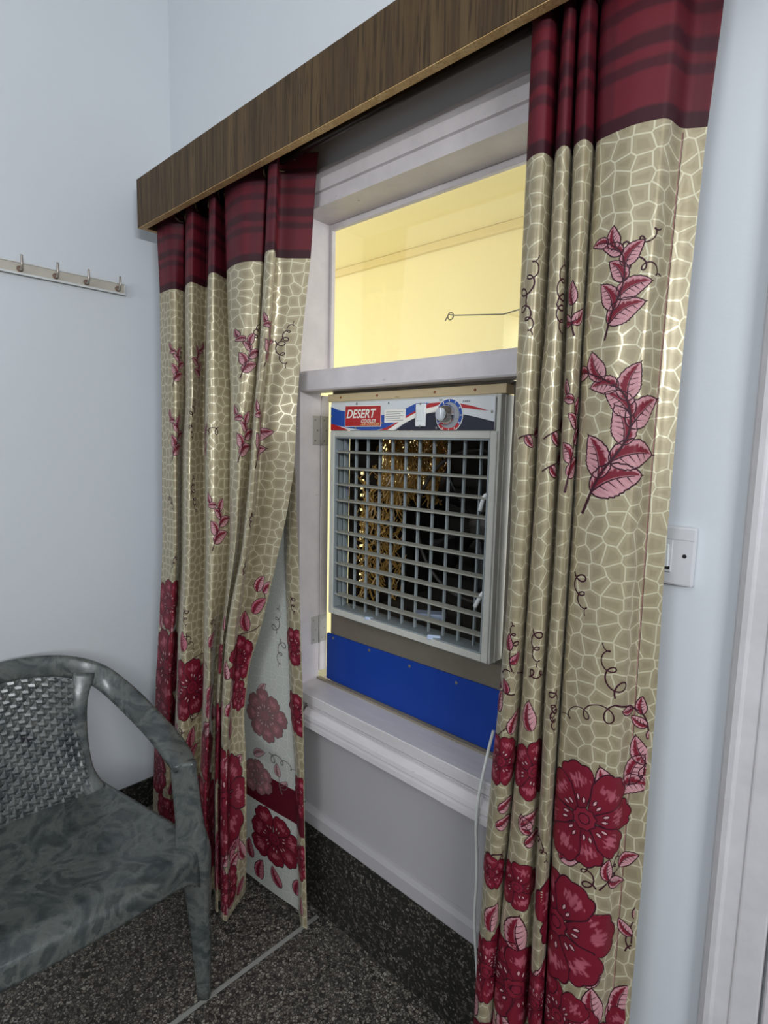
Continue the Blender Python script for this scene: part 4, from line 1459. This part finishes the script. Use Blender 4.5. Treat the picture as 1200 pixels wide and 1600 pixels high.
# ================================================================== SWITCH PLATE
zs0, zs1 = 1.176, 1.275
sp_ = empty('switch_board', (-0.34, 0, zs0), 'white electric switch plate half behind the curtain, on the wall near the door frame', 'switch')
bpz = box('plate', (-0.425, -0.013, zs0), (-0.2685, -0.0005, zs1), 'switch', sp_, bev=0.0035, seg=2)
box('top_band', (-0.4235, -0.0142, zs1 - .022), (-0.2700, -0.0131, zs1 - .003), 'switch', bpz, bev=0.0004)
lathe('screw', [(0.0035, 0), (0.003, .0008)], (-0.2835, -.0132, 1.2265), (0, -1, 0), 'black', sp_, 12)
lathe('screw', [(0.0035, 0), (0.003, .0008)], (-0.4120, -.0132, 1.2265), (0, -1, 0), 'black', sp_, 12)
mdl = box('module', (-0.395, -0.0165, zs0 + .021), (-0.302, -0.0131, zs1 - .024), 'switch', sp_, bev=0.001)
for k in range(3):
    xa = -.392 + k * .030
    box('rocker', (xa, -0.0205, zs0 + .030), (xa + .026, -0.0166, zs1 - .030), 'white_plastic', mdl, bev=0.0015, rot=Matrix.Rotation(0.08, 3, 'X'))
box('slot', (-0.312, -0.0172, zs0 + .026), (-0.304, -0.0166, zs0 + .031), 'black', mdl, bev=0)
box('slot', (-0.312, -0.0172, zs0 + .038), (-0.306, -0.0166, zs0 + .0405), 'black', mdl, bev=0)

# ================================================================== HOOK RAIL on the left wall
hr = empty('hook_rail', (XL, -.5, 1.882), 'narrow cream coat-hook rail with four visible metal hooks on the plain side wall', 'hook rail')
y0h, y1h = -0.79, -0.179
box('backboard', (XL + .0005, y0h, 1.884), (XL + .012, y1h, 1.921), 'rail', hr, bev=0.001)
box('rim', (XL + .0125, y0h, 1.882), (XL + .016, y1h, 1.888), 'rail_rim', hr, bev=0.0008)
box('rim', (XL + .0125, y0h, 1.916), (XL + .015, y1h, 1.9215), 'rail_rim', hr, bev=0.0008)
box('rim', (XL + .0125, y1h - .004, 1.8885), (XL + .016, y1h, 1.9155), 'rail_rim', hr, bev=0.0008)
for X, Y in ((31, 418), (87, 430), (135, 441), (184, 451), (-40, 404), (-110, 388)):
    P = onx(X, Y, XL + .014)
    yy, zz = float(P[1]), 1.899
    hk = tube('hook', crom([(XL + .0105, yy, zz), (XL + .026, yy, zz - .004), (XL + .036, yy, zz + .008), (XL + .036, yy, zz + .036)], 6), .0034, 'hook', hr, 8)
    lathe('hook_base', [(.009, 0), (.009, .002), (.005, .004)], (XL + .012, yy, zz), (1, 0, 0), 'hook_base', hk, 12)

# ================================================================== WIRE HOOK seen through the fixed pane
wy = YF - .35
P1, P0 = ony(787, 491, wy), ony(704, 494, wy)
th = np.linspace(0.2, 2 * math.pi + .6, 18)
loop = [P0 + .018 * np.array([-math.cos(t) - 1 + 1, 0, math.sin(t)]) for t in th]
P2 = np.array([P1[0] + .35, YF - .002, P1[2] + .16])
tag(tube('wire_hook', np.vstack([np.array([P0 + np.array([-.035, 0, -.02])]), np.array(loop), np.array([P0 + np.array([.03, 0, 0]), P1, P2])]), .0032, 'wire', None, 6), 'thin wire with looped end stretched across the yellow veranda', 'wire')

# ================================================================== PLASTIC ARMCHAIR
YCH = -0.652
ch = empty('plastic_armchair', (-1.43, YCH, 0), 'dark grey marbled plastic armchair with woven-pattern backrest, in front of the side wall', 'armchair')


def sweep(name, pts, wdir, w, t, parent, nsub=6, ns=12):
    """flat rounded band swept along pts; wdir: direction of the width at each point"""
    pts, wdir, w, t = (np.asarray(a, float) for a in (pts, wdir, w, t))
    Q = crom(np.hstack([pts, wdir, w[:, None], t[:, None]]), nsub)
    p, d, w, t = Q[:, :3], Q[:, 3:6], Q[:, 6], Q[:, 7]
    T = np.gradient(p, axis=0)
    T /= np.linalg.norm(T, axis=1)[:, None]
    d = d - T * (d * T).sum(1)[:, None]
    d /= np.linalg.norm(d, axis=1)[:, None]
    n = np.cross(T, d)
    a = np.linspace(0, 2 * math.pi, ns, endpoint=False)
    ca, sa = np.cos(a), np.sin(a)
    e = 0.55
    cx, sx = np.sign(ca) * np.abs(ca) ** e, np.sign(sa) * np.abs(sa) ** e
    V = p[:, None] + d[:, None] * (cx[None, :, None] * w[:, None, None] / 2) + n[:, None] * (sx[None, :, None] * t[:, None, None] / 2)
    nr = len(p)
    F = []
    for i in range(nr - 1):
        for j in range(ns):
            F.append((i * ns + j, i * ns + (j + 1) % ns, (i + 1) * ns + (j + 1) % ns, (i + 1) * ns + j))
    F.append(tuple(range(ns))[::-1])
    F.append(tuple(range((nr - 1) * ns, nr * ns)))
    return pyd(name, V.reshape(-1, 3), F, 'chair', parent, True)


# hoop: arm - top rail - arm in one band
half = [((-1.226, .236, .622), (0, 1, 0), .052, .022), ((-1.262, .240, .634), (0, 1, 0), .064, .024), ((-1.36, .254, .638), (0, 1, .08), .070, .020), ((-1.50, .263, .645), (0, 1, .3), .068, .018),
        ((-1.61, .250, .674), (-.05, .8, .7), .066, .018), ((-1.685, .205, .724), (-.1, .45, 1), .064, .018), ((-1.722, .118, .762), (-.15, .2, 1), .060, .018), ((-1.735, 0, .775), (-.2, 0, 1), .058, .018)]
hp = half + [((p[0], -p[1], p[2]), (d[0], -d[1], d[2]), w, t) for p, d, w, t in half[-2::-1]]
sweep('arm_hoop', [(p[0], p[1] + YCH, p[2]) for p, _, _, _ in hp], [d if i < 8 else (d[0], d[1], d[2]) for i, (_, d, _, _) in enumerate(hp)][:8] + [(-d[0] * 0 + d[0], d[1], d[2]) for _, d, _, _ in hp[8:]], [w for _, _, w, _ in hp], [t for _, _, _, t in hp], ch)
for s in (1, -1):
    # stile beside the woven panel
    sweep('back_stile', [(-1.600, YCH + s * .165, .412), (-1.628, YCH + s * .150, .48), (-1.652, YCH + s * .148, .58), (-1.672, YCH + s * .156, .67), (-1.692, YCH + s * .176, .735)],
          [(.25 * s, 1, 0)] * 5, [.060, .038, .034, .040, .060], [.014] * 5, ch)
    # front leg with the post that carries the arm
    sweep('front_leg', [(-1.232, YCH + s * .236, .634), (-1.228, YCH + s * .238, .58), (-1.218, YCH + s * .243, .48), (-1.212, YCH + s * .248, .40), (-1.210, YCH + s * .256, .30), (-1.208, YCH + s * .263, .15), (-1.208, YCH + s * .268, .001)],
          [(.75, s * .8, 0)] * 7, [.062, .062, .068, .084, .060, .046, .032], [.022, .024, .026, .040, .034, .030, .026], ch)
    sweep('rear_leg', [(-1.60, YCH + s * .175, .40), (-1.64, YCH + s * .20, .25), (-1.69, YCH + s * .225, .001)], [(1, 0, 0)] * 3, [.06, .05, .036], [.03, .03, .028], ch)
# woven back panel: real over-under strands
def back_pt(a, z):
    """a: -1..1 across, z height -> point on the curved back"""
    f = (z - .418) / (.76 - .418)
    y = a * (.142 + .020 * (2 * f - 1) ** 2)
    x = -1.602 - .095 * f - .022 * (1 - a * a)
    return np.array([x, YCH + y, z])


V, Fc, nb = [], [], 0
NW, NH = 20, 24
zz0, zz1 = .405, .752
for k in range(NW):
    a = -1 + 2 * (k + .5) / NW
    ztop = zz1 - .034 * a * a
    zs_ = np.linspace(zz0, ztop, NH * 2 + 1)
    q = []
    for i, z in enumerate(zs_):
        ov = math.cos(math.pi * (i / 2 + k)) * .0017
        q.append(back_pt(a, z) + np.array([ov, 0, 0]))
    q = np.array(q)
    w = .0062
    for s0 in (-w, w):
        V += [p + np.array([-.0005 * (abs(s0) > 0), s0, 0]) for p in q]
    n_ = len(q)
    mid = [p + np.array([.0022, 0, 0]) for p in q]
    V += mid
    back = [p + np.array([-.003, 0, 0]) for p in q]
    V += back
    for i in range(n_ - 1):
        l0, r0, m0, b0 = nb + i, nb + n_ + i, nb + 2 * n_ + i, nb + 3 * n_ + i
        Fc += [(l0, m0, m0 + 1, l0 + 1), (m0, r0, r0 + 1, m0 + 1), (r0, b0, b0 + 1, r0 + 1), (b0, l0, l0 + 1, b0 + 1)]
    nb += 4 * n_
for k in range(NH):
    z = zz0 + (zz1 - zz0) * (k + .5) / NH
    aa = np.linspace(-1, 1, NW * 2 + 1)
    q = []
    for i, a in enumerate(aa):
        zc = z - .034 * a * a * (k / NH)
        ov = -math.cos(math.pi * (i / 2 - .25 * 2 + k + .5 * 0)) * .0017
        q.append(back_pt(a, zc) + np.array([ov, 0, 0]))
    q = np.array(q)
    w = .0064
    n_ = len(q)
    V += [p + np.array([0, 0, -w]) for p in q]
    V += [p + np.array([0, 0, w]) for p in q]
    V += [p + np.array([.0022, 0, 0]) for p in q]
    V += [p + np.array([-.003, 0, 0]) for p in q]
    for i in range(n_ - 1):
        l0, r0, m0, b0 = nb + i, nb + n_ + i, nb + 2 * n_ + i, nb + 3 * n_ + i
        Fc += [(l0, m0, m0 + 1, l0 + 1), (m0, r0, r0 + 1, m0 + 1), (r0, b0, b0 + 1, r0 + 1), (b0, l0, l0 + 1, b0 + 1)]
    nb += 4 * n_
pyd('woven_backrest', V, Fc, 'chair', ch, False)
# seat shell with dished top, rolled front edge and apron
na, nbb, nroll = 61, 49, 9
P = []
for i in range(na + nroll):
    f = min(1.0, i / (na - 1))                      # 0 back .. 1 front, then rolling down into the apron
    g = max(0, i - (na - 1)) / nroll
    for j in range(nbb):
        a = -1 + 2 * j / (nbb - 1)
        xb, xf = -1.655 + .02 * a * a, -1.190 - .020 * a * a
        hw = .190 + .058 * min(1, f / .75)
        x = xb + (xf - xb) * f
        z = .416 - .022 * (1 - a * a) * math.sin(math.pi * min(1, f * 1.05))
        z += .010 * abs(a) ** 6 - .006 * max(0, (f - .86) / .14) ** 2
        z += .0012 * (math.sin(j * 2 * math.pi / 3) > .3) * (.30 < f < .78) * (abs(a) < .62)
        if g > 0:
            dep = .050 + .045 * abs(a) ** 8
            th_ = min(1, g / .45) * math.pi / 2
            x += .016 * math.sin(th_) + .004 * g
            z -= .014 * (1 - math.cos(th_)) + (dep - .014) * max(0, (g - .3) / .7)
        P.append((x, YCH + a * hw, z))
o = pyd('seat', P, [tuple(int(v) for v in q) for q in grid_faces(na + nroll, nbb)], 'chair', ch, True)
sd = o.modifiers.new('thick', 'SOLIDIFY')
sd.thickness = .006
# apron under the front and sides, arched toward the legs
def apron(name, pts, depth, parent):
    pts = np.asarray(pts)
    n = len(pts)
    V = []
    for lvl in (0, .35, 1.0):
        for p, d in zip(pts, depth):
            bulge = .006 * math.sin(lvl * math.pi)
            V.append((p[0] + bulge * p[3], p[1] + bulge * p[4], p[2] - d * lvl))
    F = [tuple(int(v) for v in q) for q in grid_faces(3, n)]
    o = pyd(name, V, F, 'chair', parent, True)
    m = o.modifiers.new('thick', 'SOLIDIFY')
    m.thickness = .008
    return o


for s in (1, -1):
    ap, dp = [], []
    for f in np.linspace(0.02, 1, 25):
        xb, xf = -1.655, -1.196
        ap.append((xb + (xf - xb) * f, YCH + s * (.190 + .058 * min(1, f / .75)), .424 - .006 * max(0, (f - .86) / .14) ** 2, 0, s))
        dp.append(.045 + .05 * abs(2 * f - 1) ** 6)
    apron('side_apron', ap, dp, ch)
